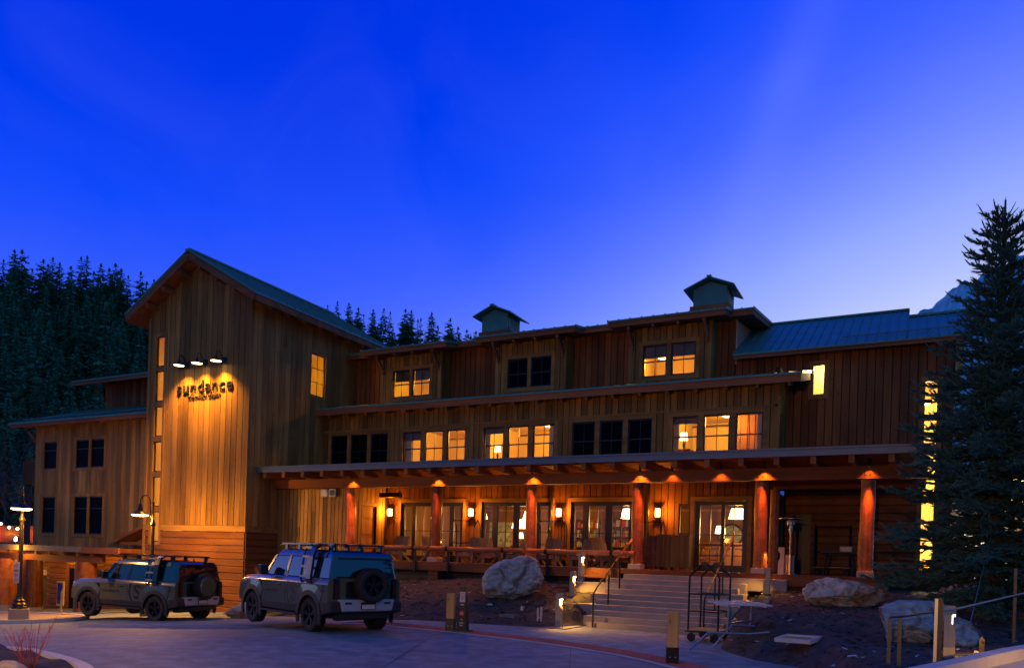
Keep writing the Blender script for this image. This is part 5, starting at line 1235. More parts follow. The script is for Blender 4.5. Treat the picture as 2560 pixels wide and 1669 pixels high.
mb = MB(); mb.add([(x, y, Gp(x)+.09) for x, y in pi_], [tuple(range(len(pi_)-1, -1, -1))], 0, .5); tag(mb.build('island_gravel', plain('tan_gravel', (.34, .25, .15), .95, vary=.35, scale=9, bump=.4)), kind='structure')
tag(sheet('walkway', -60, -28.7, 18.9, 23.3, 12, 3, lambda x, y: Gp(x)+.03, CONC), kind='structure')

s = thing('red_twig_shrub', 'bare shrub of thin red upright twigs in the planter', 'shrub', (-10.75, 6.42, .1))
mb = MB(); rs = random.Random(5)
def twig(p, d, l, r, dep):
    pts = [Vector(p)]; dd = Vector(d).normalized()
    for k in range(5): dd = (dd+Vector((rs.gauss(0, .09), rs.gauss(0, .09), .06))).normalized(); pts.append(pts[-1]+dd*l/5)
    mb.tube(pts, [r*(1-.14*k) for k in range(6)], 5)
    if dep:
        for k in range(rs.randint(1, 3)):
            i = rs.randint(2, 4); twig(pts[i], dd+Vector((rs.gauss(0, .5), rs.gauss(0, .5), .2)), l*rs.uniform(.3, .55), r*.6, dep-1)
for k in range(15):
    a = rs.uniform(0, 6.28); t = rs.uniform(.05, .62); twig((.05*math.cos(a), .05*math.sin(a), 0), (t*math.cos(a), t*math.sin(a), 1), rs.uniform(.38, .66), .0065, 2)
mb.build('stems', TWIG, s)
def tuft(loc, h, n, label, w_=.02, spread=.5):
    o = thing('dry_grass_clump', label, 'grass clump', loc)
    mb = MB()
    for k in range(n):
        a = rs.uniform(0, 6.28); t = rs.uniform(0, spread); p = Vector((.12*math.cos(a), .12*math.sin(a), 0)); hh = h*rs.uniform(.6, 1)
        q = p+Vector((t*hh*math.cos(a), t*hh*math.sin(a), hh)); m_ = p.lerp(q, .5)+Vector((0, 0, .1*hh)); x = Vector((math.sin(a), -math.cos(a), 0))*w_
        mb.add([p-x, p+x, m_+x, m_-x, q], [(0, 1, 2, 3), (3, 2, 4)])
    mb.build('blades', DRYG, o); return o
tuft((-19.4, 19.6, -.25), 1.75, 320, 'tall tan dry grass clump at the tower foot between the cars', .018, .45)

# sign board and lamp side things at the far left
b = thing('notice_board', 'small yellow and blue painted board on a stake near the left walkway', 'notice board', (-29.3, 18.6, Gp(-29.3)+.06), rad(10))
mb = MB(); mb.box((-.17, -.02, .3), (.17, .02, 1.25)); mb.build('board', YELP, b)
mb = MB(); mb.prism([(-.14, -.03, .4), (.0, -.03, .36), (.04, -.03, .62), (.02, -.03, .8), (.12, -.03, 1.0), (.1, -.03, 1.18), (-.13, -.03, 1.2)], (0, .01, 0)); mb.build('blue_patch', BLUEP, b)
mb = MB(); mb.box((-.04, 0.021, 0), (.04, .05, .5)); mb.build('stake', PALEW, b)
p = thing('utility_cabinet', 'grey upright cabinet standing between two low canopy columns', 'utility cabinet', (-36.0, 21.8, Gp(-36)), 0)
mb = MB(); mb.box((-.3, -.2, 0), (.3, .2, 1.6)); mb.build('body', STEEL, p, bevel=.01)
mb = MB(); mb.box((-.33, -.24, 1.6), (.33, .24, 1.66)); mb.build('cap', STEEL, p)
mb = MB(); mb.box((-.02, -.215, .7), (.02, -.2, .9)); mb.build('handle', BLACK, p)
f = thing('soffit_spot', 'small glaring spotlight behind the parking sign lamp on the low canopy edge', 'spotlight', (-35.1, 20.3, 2.0))
mb = MB(); mb.lathe([(0, 0), (.09, 0), (.12, -.12), (0, -.12)], n=14, axis='y'); mb.tube([(0, .0, 0), (0, .05, -.2)], .02, 6); mb.build('housing', BLACK, f)
mb = MB(); mb.lathe([(0, -.125), (.1, -.125), (.1, -.12)], n=14, axis='y'); mb.build('lens', glow('spot_glare', (1, .85, .6), 60), f)
lamp('POINT', (0, -.3, -.5), 120, WARM, f, .1)
for x in (-39, -35.6, -32.6):
    d = thing('canopy_downlight', f'round downlight under the low canopy on the left, {["outermost", "middle", "innermost"][[-39, -35.6, -32.6].index(x)]} of three', 'downlight', (x, 22.1, 1.37), group='low canopy downlights')
    mb = MB(); mb.lathe([(0, 0), (.1, 0), (.1, -.03), (.07, -.03)], n=16); mb.build('ring', BLACK, d)
    mb = MB(); mb.lathe([(0, -.02), (.07, -.02)], n=16); mb.build('lens', LENS, d)
    lamp('POINT', (0, 0, -.25), 75, WARM, d, .06)
# lit terrace with string lights further left
t = thing('terrace_pavilion', 'low lit timber pavilion hung with bulbs far behind the left walkway', 'pavilion', (-62, 34, 0), world=True)
mb = MB(); mb.box((-70, 36, -3), (-50, 36.2, 3.2)); mb.build('rear_wall', LOG, t)
mb = MB(); mb.box((-70, 32.5, 1.6), (-50, 36, 1.9)); mb.build('roof', FASCIA, t)
for x in (-66, -61, -56):
    mb = MB(); mb.box((x-.15, 32.8, -3), (x+.15, 33.1, 1.6)); mb.build('post', LOG, t)
for x in (-65, -60, -55): lamp('POINT', (x, 33.6, 1.2), 260, WARMER, t, .2); lamp('POINT', (x, 35, 2.6), 120, WARMER, t, .2)
mb = MB(); mb.box((-70, 32, .2), (-50, 32.1, .9)); mb.build('balustrade', LOG, t)
sl = thing('string_lights', 'sagging string of round glowing bulbs across the far left pavilion', 'string lights', (-60, 32, 3), world=True)
mb = MB(); pts = [(-70+k*.5, 32.0, 3.2+.25*math.cos(k*.55)) for k in range(40)]; mb.tube(pts, .012, 4); mb.build('cable', BLACK, sl)
for k in range(1, 40, 2):
    mb = MB(); x, y, z = pts[k]; mb.lathe([(0, -.11), (.09, -.04), (.09, .03), (.03, .09), (0, .1)], (x, y, z-.12), 8); mb.build('bulb', BULBW, sl)
k_ = thing('roof_kiosk', 'small blue roofed hut far left behind the pavilion', 'hut', (-78, 50, 0), world=True)
mb = MB(); mb.box((-80, 50, -2), (-74, 54, 5)); mb.build('wall', SIDING_RED, k_)
mb = MB(); mb.prism([(-81, 49, 5), (-73, 49, 5), (-73, 49, 5.3), (-77, 49, 7), (-81, 49, 5.3)], (0, 6, 0)); mb.build('roof', ROOF, k_)
pl = thing('utility_pole', 'thick brown pole with a wrapped top left of the lodge wall', 'pole', (-47.6, 28, -2))
mb = MB(); mb.tube([(0, 0, 0), (0, 0, 7.4)], [.2, .16], 10); mb.build('shaft', BARK, pl)
mb = MB(); mb.lathe([(.0, 8.8), (.32, 8.8), (.32, 7.4), (.1, 7.35)], n=14); mb.build('wrapped_top', SIDING_RED, pl)

# ------------------------------------------------------------------ ramp at the right edge
rp = smoothline([(-.9, 7.5), (-.2, 9.4), (.35, 10.6), (1.35, 12.7), (2.6, 14.6), (4.4, 16.6), (7, 18.8)])
def rampz(y): return .52+.045*(y-9)
mb = MB(); n = len(rp)
vs = []
for q, dx, dz in ((0, .0, -.9), (0, .0, .17), (0, .17, .17), (0, .17, -.9)): vs += [(x+dx, y-dx*.55, rampz(y)+dz) for x, y in rp]
mb.add(vs, [(k*n+i, k*n+i+1, (k+1)*n+i+1, (k+1)*n+i) for k in range(3) for i in range(n-1)], 0, .5); tag(mb.build('ramp_kerb', KERB), kind='structure')
mb = MB(); mb.add([(x+.16, y-.09, rampz(y)+.02) for x, y in rp]+[(x+3, y-1.7, rampz(y)+.02) for x, y in rp], [(i, i+1, n+i+1, n+i) for i in range(n-1)], 0, .5); tag(mb.build('ramp', plain('ramp_concrete', (.46, .42, .38), .8, vary=.15, scale=1.5)), kind='structure')
RAILM = plain('slate_painted_metal', (.05, .055, .065), .4, .3, vary=.1)
g = thing('ramp_railing', 'metal ramp railing with a thick pale end post at the right edge', 'railing', (.3, 10.85, 0), world=True)
mb = MB(); mb.box((.27, 10.8, .2), (.305, 10.92, 1.5)); mb.box((.306, 10.81, .2), (.36, 10.93, 1.5), 1); mb.build('post', [STEEL, BLACK], g)
for x, y, zb, zt in ((-.25, 12.26, .5, 1.15), (-.12, 12.32, .1, 1.17), (1.68, 16.6, .5, 1.95)):
    mb = MB(); mb.box((x-.025, y-.025, zb), (x+.025, y+.025, zt)); mb.build('post', RAILM, g)
mb = MB(); mb.tube([(-.25, 12.26, 1.16), (-.05, 12.1, 1.2), (.3, 10.93, 1.34)], .016, 6); mb.tube([(.3, 10.93, 1.34), (.55, 11.6, 1.36), (1.7, 15.5, 1.53), (3.2, 18.2, 1.75)], .018, 6); mb.build('rail', RAILM, g, smooth=True)
st = thing('marker_stake', 'short yellow painted stake in the bark near the ramp kerb', 'stake', (1.05, 14.6, berm_z(1.05, 14.6)-.05))
mb = MB(); mb.box((-.035, -.02, 0), (.035, .02, .34)); mb.prism([(-.035, -.02, .34), (.035, -.02, .34), (0, -.02, .38)], (0, .04, 0)); mb.build('stake', BARK, st)
mb = MB(); mb.lathe([(0, -.024), (.02, -.024), (.02, -.02)], (0, 0, .3), 10, axis='y'); mb.build('hole', BLACK, st)

# ------------------------------------------------------------------ things seen through the windows
def dome(loc, label, r=.2, p=70, col=None):
    d = thing('ceiling_light', label, 'ceiling light', loc, group='ceiling lights in the guest rooms')
    mb = MB(); mb.lathe([(0, 0), (r*.9, 0), (r, -.03), (r*.95, -.06)], n=18); mb.build('rim', BRONZE, d)
    mb = MB(); mb.lathe([(r*.95, -.05), (r*.8, -.12), (r*.4, -.17), (0, -.18)], n=18); mb.build('bowl', DOME, d, smooth=True)
    lamp('POINT', (0, 0, -.32), p, col or SOFT, d, .12); return d
dome((-16.0, 27.6, 7.2), 'glowing dome light in the first lit room of the middle storey', .2, 240)
dome((-12.72, 27.3, 7.2), 'glowing dome light in the lit room over the third glazed doors', .22, 240)
dome((-5.87, 27.3, 7.2), 'glowing dome light in the lit room nearest the right wing', .22, 240)
dome((-18.62, 28.0, 9.62), 'large glowing lamp in the lit top dormer nearest the tower', .26, 120)
dome((-8.45, 28.0, 9.62), 'glowing lamp in the lit top dormer below the second cupola', .22, 120)
def table_lamp(loc, label, r=.14, h=.5, p=14, cat='table lamp'):
    t = thing('table_lamp', label, cat, loc, group='lamps inside the lodge')
    mb = MB(); mb.lathe([(0, 0), (.08, 0), (.08, .02), (.03, .05), (.04, h*.3), (.02, h*.55), (0, h*.6)], n=14); mb.build('base', BRONZE, t, smooth=True)
    mb = MB(); mb.lathe([(r, h*.55), (r*.75, h)], n=20); mb.lathe([(r*.99, h*.56), (0, h*.58)], n=20); mb.build('lamp_shade', SHADE, t, smooth=True)
    if p: lamp('POINT', (0, -.02, h*1.15), p, SOFT, t, .08)
    return t
def lamp_on_table(x, y, z, label, zt=.7, **k):
    t = thing('side_table', 'small dark table under the ' + label.split(' inside ')[0].split(' deep ')[0].split(' behind ')[0] + (' at the right end' if 'right end' in label else ' inside the window over the column' if 'column' in label else ' behind the first doors' if 'first' in label else ' behind the second doors'), 'side table', (x, y, z))
    mb = MB(); mb.box((-.3, -.2, zt-.04), (.3, .2, zt)); mb.build('tabletop', LOBBYW, t)
    for sx in (-.25, .25):
        for sy in (-.16, .16): mb = MB(); mb.box((sx-.02, sy-.02, 0), (sx+.02, sy+.02, zt-.04)); mb.build('leg', LOBBYW, t)
    table_lamp((x, y, z+zt), label, **k)
lamp_on_table(-14.55, 26.6, 5.0, 'tall white lamp inside the window above the third log column', .72, r=.13, h=.55)
lamp_on_table(-7.2, 26.7, 5.0, 'bright lamp inside the window by the right end of the middle storey', .85, r=.14, h=.6)
def framed(loc, w_, h_, label):
    f = thing('framed_picture', label, 'picture', loc)
    mb = MB(); mb.box((-w_/2, -.03, -h_/2), (w_/2, 0, h_/2)); mb.build('frame', LOBBYW, f)
    mb = MB(); mb.box((-w_/2+.05, -.035, -h_/2+.05), (w_/2-.05, -.03, h_/2-.05)); mb.build('print', ART, f)
framed((-5.1, 29.55, 6.2), .5, .35, 'small framed print on the wall of the lit room nearest the right wing')
framed((-17.2, 29.55, 6.1), .6, .5, 'framed print in the first lit room of the middle storey')
framed((-7.2, 29.95, 9.2), .5, .45, 'small print in the dormer below the second cupola')
framed((-12.3, 29.55, 5.9), 1.0, .8, 'wide framed print in the lit room over the third glazed doors')
hb = thing('headboard_bed', 'bed with a dark headboard in the lit room over the third glazed doors', 'bed', (-13.3, 28.6, 5.0))
mb = MB(); mb.box((-.9, .85, 0), (.9, .95, 1.15)); mb.build('headboard', LOBBYW, hb)
mb = MB(); mb.box((-.9, -1, .2), (.9, .84, .6)); mb.build('mattress', WHITEP, hb, bevel=.08)
# tower side window and stairs
sc_ = thing('wall_lantern', 'glaring wall lamp inside the tower side window', 'wall lamp', (-23.5, 24.45, 8.95))
mb = MB(); mb.lathe([(0, -.14), (.1, -.13), (.11, .12), (0, .14)], n=14); mb.build('glass', DOME, sc_)
mb = MB(); mb.box((-.03, -.15, -.05), (.03, -.08, .05)); mb.build('bracket', BRONZE, sc_)
lamp('POINT', (0, .35, .6), 60, SOFT, sc_, .1)
for z in (9.6, 7.1, 4.6, 2.6): dm = dome((-27.6, 23.3, z), 'stairwell light behind the narrow tower windows, ' + {9.6: 'topmost', 7.1: 'second from the top', 4.6: 'third from the top', 2.6: 'lowest'}[z], .14, 55)
dome((-2.85, 28.5, 9.05), 'ceiling light behind the narrow bright right wing window', .16, 85, (1, .8, .36))
for z in (7.6, 5.2, 2.75): dome((.3, 29.2, z), 'light behind the tall window strip by the spruce, ' + {7.6: 'topmost', 5.2: 'middle', 2.75: 'lowest'}[z], .16, 190, (1, .68, .25))
# lobby
def drum(loc, label, r=.33, p=125):
    d = thing('pendant_lamp', label, 'pendant lamp', loc, group='drum pendants in the lobby')
    mb = MB(); mb.tube([(0, 0, .25), (0, 0, .6)], .012, 6); mb.build('rod', BRONZE, d)
    mb = MB(); mb.lathe([(r, -.16), (r*.72, .2)], n=24); mb.lathe([(r*.99, -.15), (0, -.14)], n=24)
    mb.build('lamp_shade', SHADE, d, smooth=True)
    mb = MB()
    for k in range(3): a = k*2.1; mb.tube([(.7*r*math.cos(a), .7*r*math.sin(a), .2), (0, 0, .3)], .006, 4)
    mb.build('hanger', BRONZE, d)
    lamp('POINT', (0, 0, -.35), p, (1, .55, .18), d, .15)
for x, y, z, l in ((-16.4, 28.6, 3.68, 'cream drum pendant seen through the first glazed doors'), (-14.6, 28.8, 3.3, 'cream drum pendant seen through the second glazed doors, lower'), (-14.9, 30.4, 3.75, 'cream drum pendant deep behind the second glazed doors'), (-9.55, 28.0, 3.68, 'large cream drum pendant behind the third glazed doors'), (-5.55, 28.2, 3.7, 'cream drum pendant high behind the main doors'), (-5.1, 29.4, 3.35, 'lower cream drum pendant behind the main doors')): drum((x, y, z), l)
dk = thing('reception_desk', 'panelled wooden reception desk behind the main doors', 'desk', (-6.0, 29.2, DZ))
mb = MB(); mb.box((-1.6, -.35, 0), (1.8, .35, 1.0)); mb.build('body', LOBBYW, dk)
mb = MB(); mb.box((-1.7, -.42, 1.0), (1.9, .42, 1.06)); mb.build('counter', LOBBYW, dk)
mb = MB()
for k in range(6): x = -1.5+k*.56; mb.box((x, -.38, .12), (x+.06, -.351, .9)); mb.box((x, -.38, .84), (x+.5, -.352, .9))
mb.build('panel_moulding', LOBBYW, dk)
table_lamp((-6.35, 29.1, DZ+1.06), 'yellow shaded lamp on the reception desk', .2, .62, 20)
mr_ = thing('round_mirror', 'oval framed panel on the lobby wall over the desk', 'mirror', (-6.6, 32.3, 3.1))
mb = MB(); mb.lathe([(0, -.03), (.42, -.03), (.5, -.05), (.5, 0)], n=28, axis='y'); mb.build('frame', BRONZE, mr_)
mb = MB(); mb.lathe([(0, -.04), (.41, -.04)], n=28, axis='y'); mb.build('face', ART, mr_)
for x, l in ((-6.2, 'first'), (-5.85, 'second')):
    nb_ = thing('door_notice', f'red and white notice stuck low on the main door glass, {l} of two', 'notice', (x, 25.93, 2.08))
    mb = MB(); mb.box((-.13, -.004, -.08), (.13, 0, .08)); mb.build('sheet', REDP, nb_)
    mb = MB(); mb.box((-.11, -.006, -.035), (.11, -.004, .04)); mb.build('white_field', PLASTER, nb_)
def shelf(loc, w_, h_, label):
    s = thing('lobby_shelf', label, 'shelf', loc)
    mb = MB(); mb.box((-w_/2, 0, 0), (-w_/2+.04, .35, h_)); mb.box((w_/2-.04, 0, 0), (w_/2, .35, h_)); mb.box((-w_/2+.04, .33, 0), (w_/2-.04, .35, h_)); mb.build('frame', LOBBYW, s)
    for k in range(5):
        mb = MB(); mb.box((-w_/2+.04, 0, k*h_/5), (w_/2-.04, .33, k*h_/5+.03)); mb.build('shelf_board', LOBBYW, s)
    for k in range(5):
        x = -w_/2+.08
        mb = MB()
        while x < w_/2-.15:
            d = R.uniform(.04, .14); hh = R.uniform(.12, h_/5-.08); mb.box((x, .05, k*h_/5+.031), (x+d, .28, k*h_/5+.031+hh), R.choice((0, 1, 2, 3))); x += d+R.uniform(.01, .08)
        mb.build('goods', [WHITEP, POSTW, REDP, ART], s)
shelf((-12.2, 30.5, DZ), 1.2, 2.0, 'stocked shelf lit behind the glass right of the third log column'); shelf((-10.9, 30.8, DZ), .9, 2.1, 'tall stocked shelf behind the narrow leaf of the third doors'); shelf((-8.8, 31.2, DZ), 1.3, 1.5, 'low shelf of goods under the large pendant')
lamp_on_table(-14.2, 28.0, DZ, 'low shaded lamp behind the second glazed doors', .75, r=.2, h=.55)
lamp_on_table(-17.5, 29.5, DZ, 'shaded lamp deep behind the first glazed doors', .75, r=.18, h=.5)
framed((-17.4, 32.4, 3.0), 1.3, 1.2, 'big framed print behind the first glazed doors'); framed((-10.0, 32.4, 3.0), 1.5, 1.1, 'big framed print behind the third glazed doors')

# ------------------------------------------------------------------ conifers
def needles_card(vs, fs, p, d, side, l, w_, rng, droop):
    """one drooping blade of foliage"""
    b = len(vs); q = p+d*l*.55+Vector((0, 0, -droop*l*.3)); t = p+d*l+Vector((0, 0, -droop*l))
    vs += [p-side*w_*.2, p+side*w_*.2, q+side*w_, t, q-side*w_]; fs += [(b, b+1, b+2, b+3, b+4)]
def conifer_mesh(seed, h=20, spread=.16, dens=1.0, bare=.12, mat=FIR):
    rg = random.Random(seed); vs, fs = [], []
    z = h*bare
    while z < h*.985:
        t = (z-h*bare)/(h*(1-bare)); Lb = h*spread*(1-t)**.72*rg.uniform(.75, 1.2)+.4
        n = int((6 if t < .8 else 4)*dens)+1; a0 = rg.uniform(0, 6.28)
        for k in range(n):
            if rg.random() < .12: continue
            a = a0+6.28*k/n+rg.uniform(-.3, .3); l = Lb*rg.uniform(.55, 1.15); d = Vector((math.cos(a), math.sin(a), rg.uniform(-.15, .25)*(1 if t < .7 else 2.2))).normalized(); sd = Vector((-math.sin(a), math.cos(a), 0))
            o = Vector((0, 0, z))
            for j in range(4):
                q = o+d*l*(.1+.22*j)+Vector((0, 0, -.05*l*j*j*.3)); ll = l*(.36-.03*j)
                for s in (-1, 1):
                    dd = (d*.75+sd*s*rg.uniform(.4, .9)).normalized(); needles_card(vs, fs, q, dd, Vector((-dd.y, dd.x, rg.uniform(-.4, .4))), ll*rg.uniform(.8, 1.3), ll*.34, rg, rg.uniform(.15, .6))
            needles_card(vs, fs, o+d*l*.7, d, sd, l*.4, l*.12, rg, .2); needles_card(vs, fs, o+d*l*.15, d, Vector((0, 0, 1)), l*.6, l*.16, rg, .3)
        z += h*.019*rg.uniform(.8, 1.3)/max(.6, dens**.5)
    for k in range(5): a = k*1.3; vs_ = Vector((.0, 0, h*.965)); needles_card(vs, fs, vs_, Vector((.1*math.cos(a), .1*math.sin(a), 1)), Vector((math.cos(a), math.sin(a), 0)), h*.05, .2, rg, 0)
    mb = MB(); mb.add(vs, fs, 0, .5); return mb
protos = []
for i, (h, s, dn, ba, m) in enumerate(((20, .17, 1, .1, FIR), (22, .13, .9, .14, FIR), (18, .21, 1.1, .06, FIR), (21, .115, .7, .25, FIR), (15, .2, 1.0, .06, FIRY), (19, .16, .62, .3, FIR))):
    t = thing('conifer', 'x', 'tree', (0, 0, -500))
    mb = MB(); mb.tube([(0, 0, -1.5), (0, 0, h*.5), (0, 0, h)], [h*.011, h*.007, .02], 7); mb.build('trunk', BARK, t)
    conifer_mesh(40+i, h, s, dn, ba).build('crown', m, t); protos.append((t, h))
def ray(px, py):
    a = (px-1280)/1930; b = -(py-1399)/1930; X = a*math.cos(ROLL)-b*math.sin(ROLL); Z = a*math.sin(ROLL)+b*math.cos(ROLL)
    return _r*X+_f+_u*Z
def bearing(px):
    d = ray(px, 1380); d.z = 0; return d
# ridge: (bearing as picture column, hill-top height in degrees, distance)
RID = [(-900, 15), (-300, 15), (0, 14.6), (200, 14.1), (400, 13.6), (600, 13.9), (800, 13.9), (1000, 13.0), (1100, 12.3), (1200, 11.4), (1300, 9.5), (1500, 5), (1900, 3), (3200, 2)]
D0, D1 = 62, 165
def hill_z(px, d):
    e = lerpt(RID, px)*math.pi/180; zt = D1*math.tan(e); t = max(0, min(1, (d-D0)/(D1-D0))); return -2.2+(zt+2.2)*(t*.75+.25*t*t)
mb = MB(); vs = []; nx, ny = 60, 16
for j in range(ny+1):
    d = D0+(D1+50-D0)*j/ny
    for i in range(nx+1):
        px = -2200+5200*i/nx; b = bearing(px); z = hill_z(px, min(d, D1))-(max(0, d-D1)*.25)+1.2*noise.noise((px*.01, d*.05, 0)); vs.append((b.x*d, b.y*d, z))
mb.add(vs, [(j*(nx+1)+i, j*(nx+1)+i+1, (j+1)*(nx+1)+i+1, (j+1)*(nx+1)+i) for j in range(ny) for i in range(nx)], 0, .5); tag(mb.build('hillside', HILLM, smooth=True), kind='structure')
rt = random.Random(3); first = set(); ntree = 0
def plant(px, d, k, sc_=1, sink=.3):
    global ntree
    p, h = protos[k]; b = bearing(px); loc = (b.x*d, b.y*d, hill_z(px, d)-sink); rz = rt.uniform(0, 6.28)
    band = 'on the skyline' if d > D1-8 else ('on the middle of the slope' if d > 110 else 'low on the slope')
    kind = ['tall full dark fir', 'tall slender dark fir', 'broad dark fir', 'thin gappy fir', 'low yellowish conifer', 'sparse half bare fir'][k]
    where = 'left of the tower' if px < 420 else 'behind the lodge roof'
    lab = f'{kind} {band} {where}'; grp = f'{kind}s {band} {where}'
    if k not in first:
        first.add(k); p.location = loc; p.rotation_euler = (0, 0, rz); p.scale = (sc_,)*3; p['label'] = lab; p['group'] = grp
    else: dup(p, loc, rz, lab, grp, sc_)
    ntree += 1
# skyline on the left, thick slope below it, thin skyline behind the lodge
def plant_top(px, ytop, k):
    d = D1+rt.uniform(-5, 5); h = protos[k][1]; base = hill_z(px, d)-.3; yh = 1399+.033*(px-1280)
    plant(px, d, k, max(.25, (1.8+(yh-ytop)/1930*d-base)/h))
for px, y, k in ((-40, 640, 0), (-15, 650, 1), (12, 626, 0), (31, 626, 2), (58, 673, 1), (85, 650, 2), (97, 662, 0), (108, 645, 1), (126, 658, 0), (154, 667, 2), (179, 644, 1), (194, 642, 1), (212, 680, 2), (229, 661, 0), (250, 672, 2), (265, 660, 2), (280, 673, 0), (298, 690, 1), (329, 681, 5), (345, 705, 2), (363, 700, 1), (385, 715, 0)): plant_top(px, y, k)
for d, st in ((148, 26), (132, 28), (116, 32), (100, 36), (86, 40), (74, 48)):
    for px in range(-80, 400 if d > 112 else 340, st): plant(px+rt.uniform(-9, 9), d+rt.uniform(-6, 6), rt.choice((0, 1, 2, 2, 4, 0)), rt.uniform(.65, 1.0)*(1 if d > 90 else .8))
for px, y, k in ((799, 764, 1), (823, 754, 1), (852, 758, 0), (876, 770, 2), (890, 787, 3), (913, 774, 0), (926, 815, 2), (940, 772, 5), (956, 780, 3), (964, 822, 2), (994, 774, 2), (1009, 777, 0), (1026, 800, 3), (1033, 797, 3), (1060, 782, 0), (1076, 815, 2), (1107, 797, 2), (1127, 818, 2), (1149, 825, 2), (1159, 841, 4), (1172, 829, 2), (1190, 841, 1), (1203, 846, 2), (775, 770, 2), (750, 766, 0), (720, 760, 1), (690, 760, 0), (650, 750, 2)): plant_top(px, y, k)
for px in range(430, 1230, 34): plant(px+rt.uniform(-9, 9), D1-9+rt.uniform(-4, 3), rt.choice((2, 4, 0)), rt.uniform(.36, .5))
# bare grey trees left of the lodge wall
rb = random.Random(9)
def bare_tree(loc, h, label):
    t = thing('bare_tree', label, 'tree', loc, group='bare grey trees left of the lodge')
    mb = MB(); mb.tube([(0, 0, -1), (.1, 0, h*.4), (0, .1, h*.6)], [.12, .09, .06], 6); mb.build('trunk', GREYT, t)
    mb = MB()
    def br(p, d, l, r, dep):
        pts = [p]
        for k in range(4): d = (d+Vector((rb.gauss(0, .15), rb.gauss(0, .15), .08))).normalized(); pts.append(pts[-1]+d*l/4)
        mb.tube(pts, [r, r*.8, r*.6, r*.45, r*.25], 4)
        if dep:
            for k in range(4): i = rb.randint(1, 4); br(pts[i], (d+Vector((rb.gauss(0, .6), rb.gauss(0, .6), .1))).normalized(), l*.6, r*.5, dep-1)
    for k in range(9): a = rb.uniform(0, 6.28); br(Vector((0, 0, h*rb.uniform(.25, .6))), Vector((math.cos(a)*.6, math.sin(a)*.6, 1)).normalized(), h*.4, .05, 2)
    mb.build('crown', GREYT, t)
for px, d, h, l in ((8, 70, 9, 'bare grey tree at the far left edge'), (45, 74, 11, 'taller bare grey tree beside the wrapped pole'), (70, 66, 8, 'small bare grey tree behind the utility pole')): b = bearing(px); bare_tree((b.x*d, b.y*d, hill_z(px, d)), h, l)

# ------------------------------------------------------------------ snowy mountain at the right
mb = MB(); vs = []; nx, ny = 230, 40
MT = [(1900, 9), (2150, 15), (2230, 17.1), (2280, 18.5), (2330, 19.4), (2400, 20.5), (2450, 21.3), (2560, 22.4), (2800, 23), (3400, 17), (4200, 12)]
for j in range(ny+1):
    t = j/ny; d = 330+520*t
    for i in range(nx+1):
        px = 1900+2300*i/nx; b = bearing(px); zt = 850*math.tan(rad(lerpt(MT, px)*1.015)); z = -4+(zt+4)*t**1.15+t*(13*noise.noise((px*.012, t*5, 1))+6*noise.noise((px*.04, t*14, 2))+3.5*noise.noise((px*.12, t*30, 4))+2.5*noise.noise((px*.3, t*60, 9))); vs.append((b.x*d, b.y*d, z))
mb.add(vs, [(j*(nx+1)+i, j*(nx+1)+i+1, (j+1)*(nx+1)+i+1, (j+1)*(nx+1)+i) for j in range(ny) for i in range(nx)], 0, .5); tag(mb.build('mountain', SNOW), kind='structure')

# ------------------------------------------------------------------ lit outbuilding beyond the right wing
ob = thing('outbuilding', 'gabled outbuilding with glaring lit glass behind the spruce', 'building', (4, 38, 0), world=True)
mb = MB(); FO = Face('x', 38.0); ho = [(1.9, 3.6, 1.4, 3.9), (4.2, 5.0, 1.2, 4.2)]
backing(mb, FO, 1.4, 7.5, -.5, lambda x: 4.8+.5*min(x-1.4, 7.5-x), ho, extra=(4.45,)); boards(mb, FO, 1.4, 7.5, -.5, lambda x: 4.8+.5*min(x-1.4, 7.5-x), ho, .3); mb.build('wall', PALEW, ob)
mb = MB()
for a, b in ((1.0, 4.45), (7.9, 4.45)):
    z0, z1 = 4.6, 6.4; mb.prism([(a, 37.4, z0), (b, 37.4, z1), (b, 37.4, z1+.25), (a, 37.4, z0+.25)], (0, 8, 0))
mb.build('roof', ROOF, ob)
mb = MB(); mb.fbox(FO, 1.9, 3.6, -.14, -.12, 1.4, 3.9); mb.build('lit_glass', LITP, ob)
mb = MB()
for (x0, z0, x1, z1) in ((1.9, 1.4, 3.6, 3.0), (1.9, 3.0, 3.6, 1.8), (2.2, 3.9, 3.6, 2.6), (1.9, 2.4, 2.8, 3.9), (1.9, 2.55, 3.6, 2.55)): mb.bar(FO.p(x0, .02, z0), FO.p(x1, .02, z1), .16, .06, up=(0, 1, 0))
mb.fbox(FO, 1.8, 1.9, -.1, .06, 1.3, 4); mb.fbox(FO, 3.6, 3.7, -.1, .06, 1.3, 4); mb.build('timber_truss', BEAM, ob)
mb = MB(); mb.fbox(FO, 4.2, 5.0, -.12, -.1, 1.2, 4.2); mb.build('door', LOBBYW, ob)
for p, l, pw, c_ in (((3.55, 37.9, 6.6-.6), 'glaring white lamp on the gable seen through the spruce', 300, (1, .8, .5)), ((5.2, 37.9, 3.6), 'yellow wall lamp by the outbuilding door', 200, WARM)):
    o = thing('wall_lamp', l, 'wall lamp', p); mb = MB(); mb.lathe([(0, -.16), (.13, -.12), (.16, 0), (.13, .12), (0, .16)], n=14); mb.build('globe', glow('gable_globe', (1, .85, .55), 40 if pw > 250 else 12), o)
    mb = MB(); mb.box((-.04, 0, -.04), (.04, .12, .04)); mb.build('bracket', BLACK, o); lamp('POINT', (0, -.5, -.1), pw, c_, o, .15)
tag(sheet('terrace', 1.1, 16, 24, 38, 6, 6, lambda x, y: 1.28, KERB), kind='structure')
r2 = thing('terrace_railing', 'dark terrace railing behind the spruce at the right edge', 'railing', (2.5, 22, 0), world=True)
